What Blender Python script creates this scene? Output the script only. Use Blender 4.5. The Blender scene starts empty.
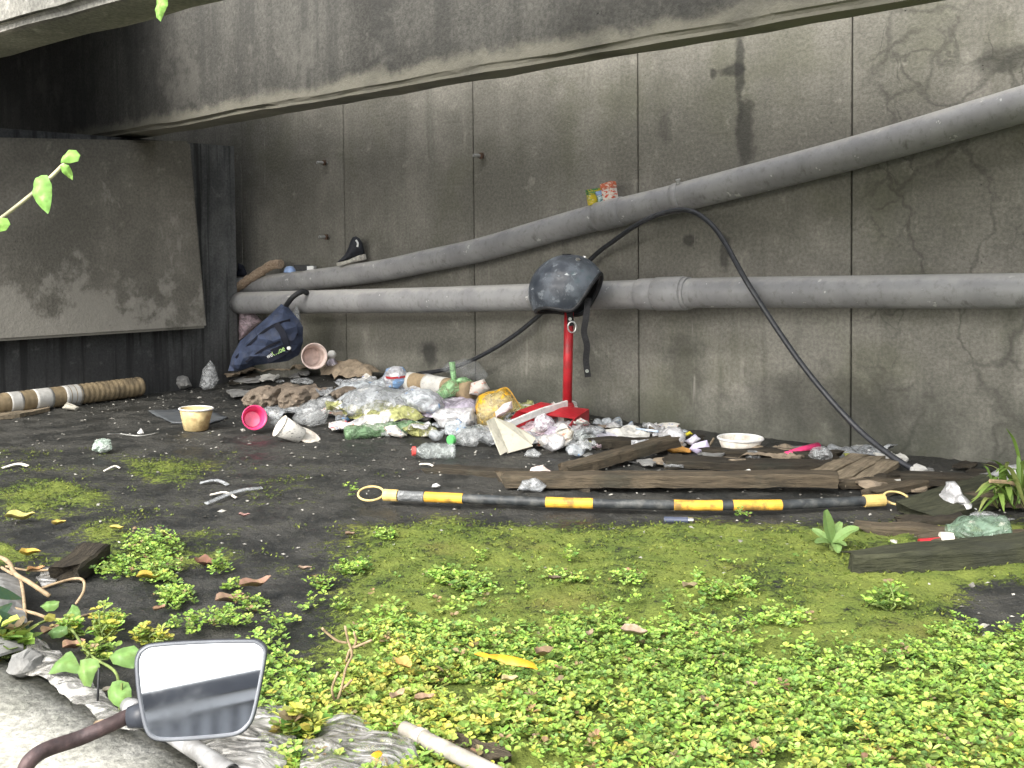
import bpy, bmesh, math, random
from mathutils import Vector, Matrix, Euler, noise, geometry
random.seed(7)
R = random.Random(11)
scene = bpy.context.scene
COL = scene.collection
rad = math.radians
V = Vector

# ------------------------------------------------------------------ camera
F = 1100.0
W_, H_ = 1024, 768
CAMZ = 0.64
PITCH, ROLL = rad(2.4), rad(0.5)
SHIFT = (384 - 250) - F * math.tan(PITCH)          # pixels
cam_d = bpy.data.cameras.new('camera')
cam = bpy.data.objects.new('camera', cam_d); COL.objects.link(cam)
cam_d.sensor_width = 36.0
cam_d.lens = 36.0 * F / W_
cam_d.shift_y = -SHIFT / W_
cam_d.clip_start, cam_d.clip_end = 0.02, 2000
CR = Matrix.Rotation(rad(90) - PITCH, 3, 'X') @ Matrix.Rotation(-ROLL, 3, 'Z')
cam.matrix_world = Matrix.Translation((0, 0, CAMZ)) @ CR.to_4x4()
scene.camera = cam
CO = V((0, 0, CAMZ))

def ray(px, py):
    return (CR @ V(((px - 512) / F, (384 - py - SHIFT) / F, -1))).normalized()
def project(p):
    q = CR.transposed() @ (V(p) - CO)
    return 512 + F * q.x / -q.z, 384 - SHIFT - F * q.y / -q.z

# ------------------------------------------------------------------ the retaining wall's own frame: s along it, o out of it
D = V((0.7564, -0.6541, 0)); N = V((-0.6541, -0.7564, 0)); ORG = V((0, 4.4, 0))
def P(s, o, z): return ORG + D * s + N * o + V((0, 0, z))
def SO(p): q = V((p[0], p[1], 0)) - ORG; return q.dot(D), q.dot(N)
WM = Matrix(((D.x, -N.x, 0, ORG.x), (D.y, -N.y, 0, ORG.y), (0, 0, 1, 0), (0, 0, 0, 1)))   # local (s, -o, z)
def hit(px, py, pt, nrm):
    r = ray(px, py); t = (V(pt) - CO).dot(nrm) / r.dot(nrm); return CO + r * t
def on_wall(px, py, o=0.0): return hit(px, py, P(0, o, 0), N)
def on_s(px, py, s): return hit(px, py, P(s, 0, 0), D)
def on_z(px, py, z): return hit(px, py, (0, 0, z), V((0, 0, 1)))
def on_y(px, py, y): return hit(px, py, (0, y, 0), V((0, 1, 0)))

def sm(a, b, x):
    t = max(0.0, min(1.0, (x - a) / (b - a))); return t * t * (3 - 2 * t)
def nz(x, y, z=0.0): return noise.noise(V((x, y, z)))
def g(x, y):
    s, o = SO((x, y))
    h = 0.10 * math.exp(-((s + 0.75) / 0.62) ** 2) * (1 - sm(0.05, 0.55, o))
    h += 0.015 * math.exp(-((s - 0.2) / 0.4) ** 2) * (1 - sm(0.05, 0.4, o))
    h += 0.010 * nz(x * 2.1, y * 2.1, 3) + 0.004 * nz(x * 9, y * 9, 1)
    h += 0.03 * sm(2.3, 2.62, o)
    return h
def G(px, py):
    r = ray(px, py); t = 0.6
    last = t
    while t < 8:
        p = CO + r * t
        if p.z <= g(p.x, p.y) or SO(p)[1] < 0.01: break
        last = t; t += 0.02
    a, b = last, t
    for _ in range(14):
        m = (a + b) / 2; p = CO + r * m
        if p.z <= g(p.x, p.y) or SO(p)[1] < 0.01: b = m
        else: a = m
    return CO + r * a
def mpp(p): return p[1] / F

# ------------------------------------------------------------------ materials
class NT:
    def __init__(s, name):
        s.m = bpy.data.materials.new(name); s.m.use_nodes = True
        s.t = s.m.node_tree; s.t.nodes.clear()
        s.out = s.t.nodes.new('ShaderNodeOutputMaterial')
        s.b = s.t.nodes.new('ShaderNodeBsdfPrincipled')
        s.t.links.new(s.b.outputs[0], s.out.inputs[0])
        s._co = None
    def n(s, typ, **kw):
        x = s.t.nodes.new(typ)
        for k, v in kw.items(): setattr(x, k, v)
        return x
    def put(s, inp, v):
        if hasattr(v, 'is_linked'): s.t.links.new(v, inp)
        elif isinstance(v, (tuple, list)) and len(v) == 3 and inp.type == 'RGBA': inp.default_value = (*v, 1)
        else: inp.default_value = v
    def co(s):
        if not s._co: s._co = s.n('ShaderNodeTexCoord').outputs['Object']
        return s._co
    def map(s, sc=(1, 1, 1), loc=(0, 0, 0), co=None):
        x = s.n('ShaderNodeMapping'); s.t.links.new(co or s.co(), x.inputs[0])
        x.inputs['Scale'].default_value = sc; x.inputs['Location'].default_value = loc
        return x.outputs[0]
    def noise(s, scale, detail=4, rough=.55, co=None, dist=0.0):
        x = s.n('ShaderNodeTexNoise'); s.t.links.new(co or s.co(), x.inputs['Vector'])
        x.inputs['Scale'].default_value = scale; x.inputs['Detail'].default_value = detail
        x.inputs['Roughness'].default_value = rough; x.inputs['Distortion'].default_value = dist
        return x.outputs['Fac']
    def vor(s, scale, feature='F1', co=None, out='Distance'):
        x = s.n('ShaderNodeTexVoronoi', feature=feature); s.t.links.new(co or s.co(), x.inputs['Vector'])
        x.inputs['Scale'].default_value = scale
        return x.outputs[out]
    def rmp(s, v, lo, hi, a=0.0, b=1.0):
        x = s.n('ShaderNodeMapRange', interpolation_type='SMOOTHSTEP'); s.put(x.inputs[0], v)
        for i, q in ((1, lo), (2, hi), (3, a), (4, b)): x.inputs[i].default_value = q
        return x.outputs[0]
    def math(s, op, a, b=0.0):
        x = s.n('ShaderNodeMath', operation=op); s.put(x.inputs[0], a); s.put(x.inputs[1], b); return x.outputs[0]
    def mul(s, a, b): return s.math('MULTIPLY', a, b)
    def mix(s, f, a, b, mode='MIX'):
        x = s.n('ShaderNodeMix', data_type='RGBA', blend_type=mode)
        s.put(x.inputs[0], f); s.put(x.inputs[6], a); s.put(x.inputs[7], b); return x.outputs[2]
    def sep(s, co=None):
        x = s.n('ShaderNodeSeparateXYZ'); s.t.links.new(co or s.co(), x.inputs[0]); return x.outputs
    def bump(s, h, dist=.01, st=1.0):
        x = s.n('ShaderNodeBump'); s.put(x.inputs['Height'], h)
        x.inputs['Distance'].default_value = dist; x.inputs['Strength'].default_value = st
        s.t.links.new(x.outputs[0], s.b.inputs['Normal'])
    def set(s, col=None, rough=None, **kw):
        if col is not None: s.put(s.b.inputs['Base Color'], col)
        if rough is not None: s.put(s.b.inputs['Roughness'], rough)
        for k, v in kw.items(): s.put(s.b.inputs[k.replace('_', ' ')], v)
        return s.m
    def blob(s, cx, cz, rx, rz, wob=.55, soft=.4):
        """mask of a stain with its own place on the wall (local x, z)"""
        x, y, z = s.sep()
        dx = s.math('DIVIDE', s.math('SUBTRACT', x, cx), rx); dz = s.math('DIVIDE', s.math('SUBTRACT', z, cz), rz)
        d = s.math('SQRT', s.math('ADD', s.mul(dx, dx), s.mul(dz, dz)))
        d = s.math('ADD', d, s.mul(s.math('SUBTRACT', s.noise(14, 4), .5), wob * 4))
        return s.rmp(d, 1 - soft, 1 + soft, 1, 0)

def concrete(name, base, dark, light, streak=.6, grain=.5, extra=None, rough=.9, mott=1.6):
    t = NT(name)
    big = t.noise(mott, 6, .62)
    st = t.noise(3.0, 6, .6, t.map((4.0, 4.0, .35)))
    fine = t.noise(90, 3, .7)
    mid = t.noise(14, 5, .65)
    c = t.mix(t.rmp(big, .38, .66), dark, base)
    c = t.mix(t.mul(t.rmp(st, .48, .72), streak), c, dark)
    c = t.mix(t.mul(t.rmp(mid, .56, .74), .55), c, light)
    c = t.mix(t.mul(t.rmp(mid, .45, .28), .5), c, dark)
    k = t.mix(t.rmp(fine, .3, .7), (.6, .6, .6), (1.38, 1.38, 1.36))
    c = t.mix(grain, c, t.mix(1.0, c, k, 'MULTIPLY'))
    pit = t.rmp(t.vor(38), .0, .13, 1, 0)
    pit = t.mul(pit, t.rmp(t.noise(9, 2), .52, .62))
    c = t.mix(t.mul(pit, .7), c, (.03, .03, .028))
    if extra: c = extra(t, c)
    t.set(c, rough)
    t.b.inputs['Specular IOR Level'].default_value = .25
    t.bump(t.math('SUBTRACT', t.math('ADD', t.mul(fine, .35), t.mul(mid, .8)), t.mul(pit, .6)), .006, .9)
    return t.m

def simple(name, col, rough=.5, var=.25, scale=30, metallic=0.0, bump=0.0, dirt=0.0, spec=.4, alpha=1.0, dirtcol=(.05, .045, .035)):
    t = NT(name)
    f = t.noise(scale, 4)
    lo = tuple(c * (1 - var) for c in col); hi = tuple(min(1, c * (1 + var)) for c in col)
    c = t.mix(t.rmp(f, .3, .7), lo, hi)
    if dirt: c = t.mix(t.mul(t.rmp(t.noise(scale * .6 + 5, 5, .7), .45, .68), dirt), c, dirtcol)
    t.set(c, rough, Metallic=metallic, Alpha=alpha)
    t.b.inputs['Specular IOR Level'].default_value = spec
    if bump: t.bump(f, .004, bump)
    return t.m

def film(name, col, alpha=.6, rough=.18, col2=None, scale=25, thr=.55):
    """thin plastic film with faded print"""
    t = NT(name)
    n1 = t.noise(scale, 5, .6)
    col = tuple(min(.85, c * 1.02) for c in col); rough = rough + .12
    c = t.mix(t.rmp(t.noise(60, 4), .4, .7), tuple(q * .8 for q in col), col)
    a = t.rmp(t.noise(22, 4, .6, None, 1.5), .4, .62, alpha * .55, min(1, alpha * 1.3))
    if col2:
        m = t.rmp(n1, thr, thr + .06)
        c = t.mix(m, c, col2); a = t.math('MAXIMUM', a, t.mul(m, .95))
    t.set(c, rough, Alpha=a)
    t.b.inputs['Specular IOR Level'].default_value = .55
    w = t.vor(48, 'DISTANCE_TO_EDGE', t.map((.55, 1, 1))); w2 = t.noise(55, 4, .6, None, 2.0)
    t.bump(t.math('ADD', t.rmp(w, 0, .25), t.mul(w2, .9)), .004, .5)
    return t.m

def printed(name, col, inks, scale=40, rough=.6, thr=.58, dirt=.35):
    t = NT(name); c = col
    c = t.mix(t.rmp(t.noise(20, 4), .3, .7), tuple(x * .85 for x in col), col)
    for i, ink in enumerate(inks):
        n = t.noise(scale * (1 + .37 * i), 3, .7, t.map((1, 1, 2.2), (i * 3.7, i * 1.3, 0)))
        c = t.mix(t.rmp(n, thr, thr + .03), c, ink)
    if dirt: c = t.mix(t.mul(t.rmp(t.noise(18, 5, .7), .48, .7), dirt), c, (.06, .05, .035))
    t.set(c, rough); t.b.inputs['Specular IOR Level'].default_value = .35
    return t.m

def wood(name, a, b, scale=1.0, rough=.85, wet=0.0):
    t = NT(name)
    gr = t.noise(9 * scale, 6, .65, t.map((1, 9, 9)), .6)
    fine = t.noise(40 * scale, 4, .7, t.map((.6, 9, 9)))
    c = t.mix(t.rmp(gr, .3, .7), a, b)
    c = t.mix(t.mul(t.rmp(fine, .5, .75), .6), c, tuple(x * .4 for x in a))
    c = t.mix(t.mul(t.rmp(t.noise(5, 5, .7), .52, .7), .6), c, (.03, .032, .024))
    t.set(c, rough if not wet else t.rmp(t.noise(6, 4), .4, .65, rough, .35))
    t.b.inputs['Specular IOR Level'].default_value = .3
    t.bump(t.math('ADD', gr, t.mul(fine, .6)), .006, 1.0)
    return t.m

def leafmat(name, trans=.35):
    t = NT(name)
    v = t.n('ShaderNodeVertexColor', layer_name='Col').outputs[0]
    c = t.mix(t.mul(t.rmp(t.noise(120, 3), .45, .7), .35), v, (.12, .14, .03))
    t.set(c, .45); t.b.inputs['Specular IOR Level'].default_value = .3
    tr = t.n('ShaderNodeBsdfTranslucent'); t.put(tr.inputs[0], c)
    ms = t.n('ShaderNodeMixShader'); ms.inputs[0].default_value = trans
    t.t.links.new(t.b.outputs[0], ms.inputs[1]); t.t.links.new(tr.outputs[0], ms.inputs[2])
    t.t.links.new(ms.outputs[0], t.out.inputs[0])
    return t.m

# ------------------------------------------------------------------ object helpers
def tag(o, label, cat, group=None, kind=None):
    if label: o['label'] = label
    if cat: o['category'] = cat
    if group: o['group'] = group
    if kind: o['kind'] = kind
    return o
def mk(name, vs, fs, mat, parent=None, origin=None, smooth=False, label=None, cat=None, group=None, kind=None, cols=None, mw=None):
    me = bpy.data.meshes.new(name)
    if mw is None:
        if origin is None:
            if parent is not None: origin = parent.matrix_world.translation
            else:
                n = len(vs); zmin = min(v[2] for v in vs)
                origin = V((sum(v[0] for v in vs) / n, sum(v[1] for v in vs) / n, zmin))
        vs = [V(v) - V(origin) for v in vs]
    me.from_pydata([tuple(v) for v in vs], [], fs)
    if cols:
        a = me.color_attributes.new('Col', 'FLOAT_COLOR', 'POINT')
        a.data.foreach_set('color', [x for c in cols for x in (c[0], c[1], c[2], 1.0)])
    if smooth: me.polygons.foreach_set('use_smooth', [True] * len(me.polygons))
    me.materials.append(mat)
    bm = bmesh.new(); bm.from_mesh(me); bmesh.ops.recalc_face_normals(bm, faces=bm.faces); bm.to_mesh(me); bm.free()
    o = bpy.data.objects.new(name, me); COL.objects.link(o)
    if parent is not None:
        o.parent = parent
        if mw is None:
            pm = parent.matrix_world
            o.matrix_parent_inverse = pm.inverted(); o.matrix_world = Matrix.Translation(origin)
            o['_o'] = 0; del o['_o']
    if mw is not None: o.matrix_world = mw
    elif parent is None: o.location = origin
    bpy.context.view_layer.update()
    return tag(o, label, cat, group, kind)
def thing(name, loc, label, cat, group=None, kind=None):
    o = bpy.data.objects.new(name, None); COL.objects.link(o); o.location = loc; o.empty_display_size = .05
    bpy.context.view_layer.update()
    return tag(o, label, cat, group, kind)

def box(x0, x1, y0, y1, z0, z1):
    vs = [V((x, y, z)) for z in (z0, z1) for y in (y0, y1) for x in (x0, x1)]
    return vs, [(0, 1, 3, 2), (4, 6, 7, 5), (0, 4, 5, 1), (2, 3, 7, 6), (0, 2, 6, 4), (1, 5, 7, 3)]
def join(*parts):
    vs, fs = [], []
    for v, f in parts:
        b = len(vs); vs += v; fs += [tuple(i + b for i in q) for q in f]
    return vs, fs
def catmull(pts, k=6):
    pts = [V(p) for p in pts]
    if len(pts) < 3: return [pts[0].lerp(pts[-1], i / k) for i in range(k + 1)]
    q = [pts[0] * 2 - pts[1]] + pts + [pts[-1] * 2 - pts[-2]]; out = []
    for i in range(1, len(q) - 2):
        a, b, c, d = q[i - 1:i + 3]
        for j in range(k):
            t = j / k
            out.append(.5 * ((2 * b) + (c - a) * t + (2 * a - 5 * b + 4 * c - d) * t * t + (3 * b - a - 3 * c + d) * t ** 3))
    out.append(pts[-1]); return out
def tube(path, r, seg=10, caps=True, hollow=0.0):
    path = [V(p) for p in path]; n = len(path)
    rr = r if isinstance(r, (list, tuple)) else [r] * n
    if len(rr) != n: rr = [rr[0] + (rr[-1] - rr[0]) * i / (n - 1) for i in range(n)]
    vs, fs = [], []
    up = None
    for i, p in enumerate(path):
        t = (path[min(i + 1, n - 1)] - path[max(i - 1, 0)]).normalized()
        if up is None:
            up = V((0, 0, 1)) if abs(t.z) < .9 else V((0, 1, 0))
        x = up.cross(t).normalized(); up = t.cross(x).normalized()
        for k in range(seg):
            a = 2 * math.pi * k / seg
            vs.append(p + (x * math.cos(a) + up * math.sin(a)) * rr[i])
    for i in range(n - 1):
        for k in range(seg):
            a, b = i * seg + k, i * seg + (k + 1) % seg
            fs.append((a, b, b + seg, a + seg))
    if caps:
        fs.append(tuple(range(seg - 1, -1, -1))); fs.append(tuple(range((n - 1) * seg, n * seg)))
    return vs, fs
def lathe(prof, seg=24, M=None, sq=0.0, wob=0.0):
    vs, fs = [], []
    for j, (r, z) in enumerate(prof):
        for k in range(seg):
            a = 2 * math.pi * k / seg
            q = r * (1 + wob * nz(math.cos(a) * 1.5, math.sin(a) * 1.5, z * 20))
            vs.append(V((q * math.cos(a), q * math.sin(a) * (1 - sq), z)))
    for j in range(len(prof) - 1):
        for k in range(seg):
            a, b = j * seg + k, j * seg + (k + 1) % seg
            fs.append((a, b, b + seg, a + seg))
    if prof[0][0] > 1e-5: fs.append(tuple(range(seg)))
    if M is not None: vs = [M @ v for v in vs]
    return vs, fs
def frame(loc, z, x=(1, 0, 0)):
    z = V(z).normalized(); x = V(x); y = z.cross(x).normalized(); x = y.cross(z)
    return Matrix.Translation(loc) @ Matrix((x, y, z)).transposed().to_4x4()

def inside(p, poly):
    c = False; j = len(poly) - 1
    for i in range(len(poly)):
        a, b = poly[i], poly[j]
        if (a[1] > p[1]) != (b[1] > p[1]) and p[0] < (b[0] - a[0]) * (p[1] - a[1]) / (b[1] - a[1]) + a[0]: c = not c
        j = i
    return c
def edist(p, poly):
    d = 1e9
    for i in range(len(poly)):
        a, b = V(poly[i]), V(poly[(i + 1) % len(poly)]); ab = b - a
        t = max(0, min(1, (V(p) - a).dot(ab) / max(ab.length_squared, 1e-12)))
        d = min(d, (V(p) - a - ab * t).length)
    return d
def mesh2d(poly, res, jit=.25):
    poly = [V((p[0], p[1])) for p in poly]
    pp = []
    for i in range(len(poly)):
        a, b = poly[i], poly[(i + 1) % len(poly)]
        k = max(1, int((b - a).length / res))
        pp += [a.lerp(b, j / k) for j in range(k)]
    x0, x1 = min(p.x for p in pp), max(p.x for p in pp); y0, y1 = min(p.y for p in pp), max(p.y for p in pp)
    ins = []
    rr = random.Random(int((x0 + y0) * 1e5))
    y = y0 + res / 2; row = 0
    while y < y1:
        x = x0 + (res / 2 if row % 2 else 0)
        while x < x1:
            q = V((x + rr.uniform(-jit, jit) * res, y + rr.uniform(-jit, jit) * res))
            if inside(q, pp) and edist(q, pp) > res * .35: ins.append(q)
            x += res
        y += res * .87; row += 1
    n = len(pp)
    vs, es, fs, *_ = geometry.delaunay_2d_cdt(pp + ins, [(i, (i + 1) % n) for i in range(n)], [], 1, 1e-6)
    return [V((v[0], v[1])) for v in vs], [tuple(f) for f in fs], pp
def rough_poly(poly, amt, k=3, seed=0):
    rr = random.Random(seed); out = []
    for i in range(len(poly)):
        a, b = V(poly[i]), V(poly[(i + 1) % len(poly)]); nn = V((-(b - a).y, (b - a).x)) * amt
        for j in range(k):
            out.append(a.lerp(b, j / k) + (nn * rr.uniform(-1, 1) if j else V((0, 0))))
    return out
def ridge(p, f):
    p = (p[0] * .6, p[1], p[2])
    return abs(nz(p[0] * f, p[1] * f, p[2] * f)) + .5 * abs(nz(p[0] * f * 2.3 + 9, p[1] * f * 2.3, p[2] * f * 2.3))
def puff_geo(out, base, T, amp=.3, freq=28, lean=0.0, res=None, edge=None, back=.7, Y=None, seed=1, rp=.05):
    """a crumpled volume standing at its ground contact; OUT is its outline seen from the road"""
    B = G(*base) if Y is None else on_y(base[0], base[1], Y)
    pts = [on_y(x, y, B.y) for x, y in out]
    poly = rough_poly([(p.x - B.x, p.z - B.z) for p in pts], rp, 2, seed)
    w = max(p[0] for p in poly) - min(p[0] for p in poly); h = max(p[1] for p in poly) - min(p[1] for p in poly)
    res = res or max(.005, min(w, h) / 10)
    v2, fs, pp = mesh2d(poly, res)
    E = edge or min(w, h) * .45
    front, backv = [], []
    ca, sa = math.cos(lean), math.sin(lean)
    for v in v2:
        d = edist(v, pp); q = min(d / E, 1); hh = T * math.sqrt(max(0, 1 - (1 - q) ** 2))
        wr = amp * T * (ridge((v.x + seed, v.y, seed), freq) - .35) * min(1, d / (res * 1.2))
        for lst, yy in ((front, -hh + wr * 2), (backv, hh * back - wr)):
            z = v.y
            lst.append(V((v.x, yy * ca + z * sa, z * ca - yy * sa)) + B)
    n = len(v2)
    vs = front + backv
    faces = list(fs) + [tuple(i + n for i in reversed(f)) for f in fs]
    bm = bmesh.new(); bv = [bm.verts.new(v) for v in vs]
    for f in faces:
        try: bm.faces.new([bv[i] for i in f])
        except ValueError: pass
    bmesh.ops.remove_doubles(bm, verts=bm.verts, dist=2e-4)
    bm.verts.ensure_lookup_table(); bm.verts.index_update()
    vs = [v.co.copy() for v in bm.verts]; fs = [tuple(v.index for v in f.verts) for f in bm.faces]; bm.free()
    return vs, fs, B
def puff(name, out, base, T, mat, label, cat, group=None, smooth=False, parent=None, **kw):
    vs, fs, B = puff_geo(out, base, T, **kw)
    smooth = smooth or 'film' in mat.name
    return mk(name, vs, fs, mat, parent, None if parent else B, smooth, label, cat, group)
def lay(name, out, mat, label=None, cat=None, group=None, thick=.003, lift=.004, amp=.01, freq=25, res=.012, parent=None, kind=None, z=None, rp=.04, seed=1, cols=None, smooth=False, hump=0.0):
    """a sheet lying on the ground (or at height z)"""
    pts = [G(*p) if z is None else on_z(p[0], p[1], z) for p in out]
    poly = rough_poly([(p.x, p.y) for p in pts], rp, 2, seed)
    v2, fs, pp = mesh2d(poly, res)
    top, bot = [], []
    for v in v2:
        base = (g(v.x, v.y) if z is None else z) + lift
        q = min(1, edist(v, pp) / .03)
        zz = base + thick + amp * ridge((v.x + seed, v.y, seed), freq) + hump * q
        top.append(V((v.x, v.y, zz))); bot.append(V((v.x, v.y, zz - thick)))
    n = len(v2); faces = list(fs) + [tuple(i + n for i in reversed(f)) for f in fs]
    # rim
    ec = {}
    for f in fs:
        for i in range(len(f)):
            e = (f[i], f[(i + 1) % len(f)]); k = tuple(sorted(e)); ec.setdefault(k, []).append(e)
    for k, l in ec.items():
        if len(l) == 1: a, b = l[0]; faces.append((b, a, a + n, b + n))
    smooth = smooth or "film" in mat.name or "sheet" in mat.name
    return mk(name, top + bot, faces, mat, parent, None, smooth, label, cat, group, kind, cols=[cols] * (2 * n) if cols else None)

# ------------------------------------------------------------------ light
scene.view_settings.view_transform = 'Standard'; scene.view_settings.look = 'None'
scene.view_settings.gamma = 1.0; scene.view_settings.exposure = 1.62
SUN_EL, SUN_AZ = rad(40), rad(212)      # azimuth of where the light comes from: behind the camera, a little to its side
world = bpy.data.worlds.new('World'); scene.world = world; world.use_nodes = True
wt = world.node_tree; wt.nodes.clear()
sky = wt.nodes.new('ShaderNodeTexSky'); sky.sky_type = 'NISHITA'; sky.sun_disc = False
sky.sun_elevation = SUN_EL; sky.sun_rotation = SUN_AZ; sky.dust_density = 4.0; sky.ozone_density = .6; sky.air_density = 1.0
hs = wt.nodes.new('ShaderNodeHueSaturation'); hs.inputs['Saturation'].default_value = .3
bg = wt.nodes.new('ShaderNodeBackground'); bg.inputs[1].default_value = .15
wo = wt.nodes.new('ShaderNodeOutputWorld')
wt.links.new(sky.outputs[0], hs.inputs['Color']); wt.links.new(hs.outputs[0], bg.inputs[0]); wt.links.new(bg.outputs[0], wo.inputs[0])
sd = bpy.data.lights.new('sun', 'SUN'); sd.energy = 1.1; sd.angle = rad(22); sd.color = (1, .96, .9)
so = bpy.data.objects.new('sun', sd); COL.objects.link(so)
to_sun = V((math.sin(SUN_AZ) * math.cos(SUN_EL), math.cos(SUN_AZ) * math.cos(SUN_EL), math.sin(SUN_EL)))
so.rotation_euler = to_sun.to_track_quat('Z', 'Y').to_euler(); so.location = (0, -3, 5)

# ------------------------------------------------------------------ setting: bed, road, kerb
JS = [SO(on_wall(x, 260))[0] for x in (243, 345, 474, 638, 851)]
JST = (JS[-1] - JS[0]) / 4

t = NT('mud_and_moss')
att = t.n('ShaderNodeVertexColor', layer_name='Col').outputs[0]
ch = t.n('ShaderNodeSeparateColor'); t.t.links.new(att, ch.inputs[0])
moss, damp = ch.outputs[0], ch.outputs[1]
n1 = t.noise(7, 6, .65, t.map((1, 1, 1))); n2 = t.noise(60, 4, .7); n3 = t.noise(260, 3, .7)
mud = t.mix(t.rmp(n1, .35, .65), (.020, .0215, .021), (.050, .049, .043))
mud = t.mix(t.mul(t.rmp(n2, .52, .72), .6), mud, (.075, .07, .055))
mud = t.mix(t.mul(t.rmp(t.noise(170, 2, .6), .66, .72), .5), mud, (.16, .15, .13))
mm = t.math('ADD', moss, t.mul(t.math('SUBTRACT', n2, .5), 1.3)); mm = t.math('ADD', mm, t.mul(t.math('SUBTRACT', n1, .5), 1.1))
mm = t.math('ADD', mm, t.mul(t.math('SUBTRACT', n3, .5), .8))
mk_ = t.rmp(mm, .36, .62)
green = t.mix(t.rmp(n1, .35, .65), (.085, .125, .02), (.16, .195, .036))
green = t.mix(t.mul(t.rmp(t.noise(4, 4), .55, .7), .55), green, (.13, .11, .03))
green = t.mix(t.mul(t.rmp(n3, .5, .3), .6), green, (.03, .05, .01))
t.set(t.mix(mk_, mud, green), t.mix(mk_, t.rmp(n1, .4, .6, .35, .8), (.9, .9, .9)))
t.b.inputs['Specular IOR Level'].default_value = .3
t.bump(t.math('ADD', t.math('ADD', t.mul(n2, .8), t.mul(n3, .35)), t.mul(mk_, .5)), .008, 1.0)
M_BED = t.m

def poly_mask(px, py):
    """how mossy the bed is, by place: lush by the road, thin streaks farther off"""
    a = sm(505, 535, py + 10 * nz(px * .01, py * .01)) * sm(270, 400, px + (py - 540) * .3)
    a *= 1 - .85 * sm(930, 990, px) * sm(575, 600, py) * (1 - sm(620, 650, py))
    b = .55 * sm(430, 470, py) * (1 - sm(300, 420, px)) * (1 - sm(560, 600, py)) * (.6 + .7 * sm(-.1, .3, nz(px * .012, py * .035, 4)))
    b *= 1 - .7 * math.exp(-((px - 310) / 120) ** 2 - ((py - 520) / 60) ** 2)
    c = .35 * sm(600, 640, py) * sm(250, 330, px)
    return max(a, b * 1.2, c * .9) * .74
s0, s1, o0, o1 = -2.6, 4.2, -.03, 2.66
ns, no = 420, 200
vs, cols = [], []
for j in range(no + 1):
    for i in range(ns + 1):
        p = P(s0 + (s1 - s0) * i / ns, o0 + (o1 - o0) * j / no, 0)
        z = g(p.x, p.y) + .0035 * nz(p.x * 40, p.y * 40) + .003 * nz(p.x * 90, p.y * 90, 5)
        px, py = project((p.x, p.y, 0))
        m = poly_mask(px, py)
        vs.append(V((p.x, p.y, z + .010 * max(0, m - .25) * (1 + nz(p.x * 25, p.y * 25, 8) + .9 * nz(p.x * 60, p.y * 60, 2)))))
        cols.append((m, 0, 0))
fs = [(j * (ns + 1) + i, j * (ns + 1) + i + 1, (j + 1) * (ns + 1) + i + 1, (j + 1) * (ns + 1) + i) for j in range(no) for i in range(ns)]
mk('ground', vs, fs, M_BED, None, V((0, 0, 0)), True, 'dark mud bed with green moss along the concrete wall', 'ground', None, 'structure', cols)

M_ROAD = simple('asphalt', (.05, .05, .05), .9, .3, 60, bump=.5)
vs, fs = join(box(-300, 300, -300, 300, -.80, -.76))
mk('road', vs, fs, M_ROAD, None, V((0, 0, 0)), kind='structure', label='grey asphalt road below the low kerb wall', cat='road')

M_KERB = concrete('old_kerb_concrete', (.44, .43, .39), (.24, .24, .20), (.58, .57, .52), .2, .8)
kt = .035
bm = bmesh.new()
v_, f_ = box(-3.5, 4.5, -2.79, -2.59, -.77, kt)
for q in v_: bm.verts.new(q)
bm.verts.ensure_lookup_table()
for q in f_: bm.faces.new([bm.verts[i] for i in q])
bmesh.ops.bevel(bm, geom=[e for e in bm.edges if abs(e.verts[0].co.x - e.verts[1].co.x) > 1 and e.verts[0].co.z > 0], offset=.012, segments=2, affect='EDGES')
bmesh.ops.subdivide_edges(bm, edges=[e for e in bm.edges if abs(e.verts[0].co.x - e.verts[1].co.x) > 1], cuts=260)
for v in bm.verts:
    q = v.co; e = .0022 * nz(q.x * 9, q.y * 9, q.z * 9) + .0022 * nz(q.x * 40, q.y * 40, q.z * 40)
    v.co.z += e; v.co.y += e * 1.2
vs = [v.co.copy() for v in bm.verts]; bm.verts.index_update(); fs = [tuple(v.index for v in f.verts) for f in bm.faces]; bm.free()
mk('kerb_wall', vs, fs, M_KERB, None, None, True, 'low weathered concrete kerb wall edging the mossy bed beside the mirror', 'kerb', mw=WM)

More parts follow.
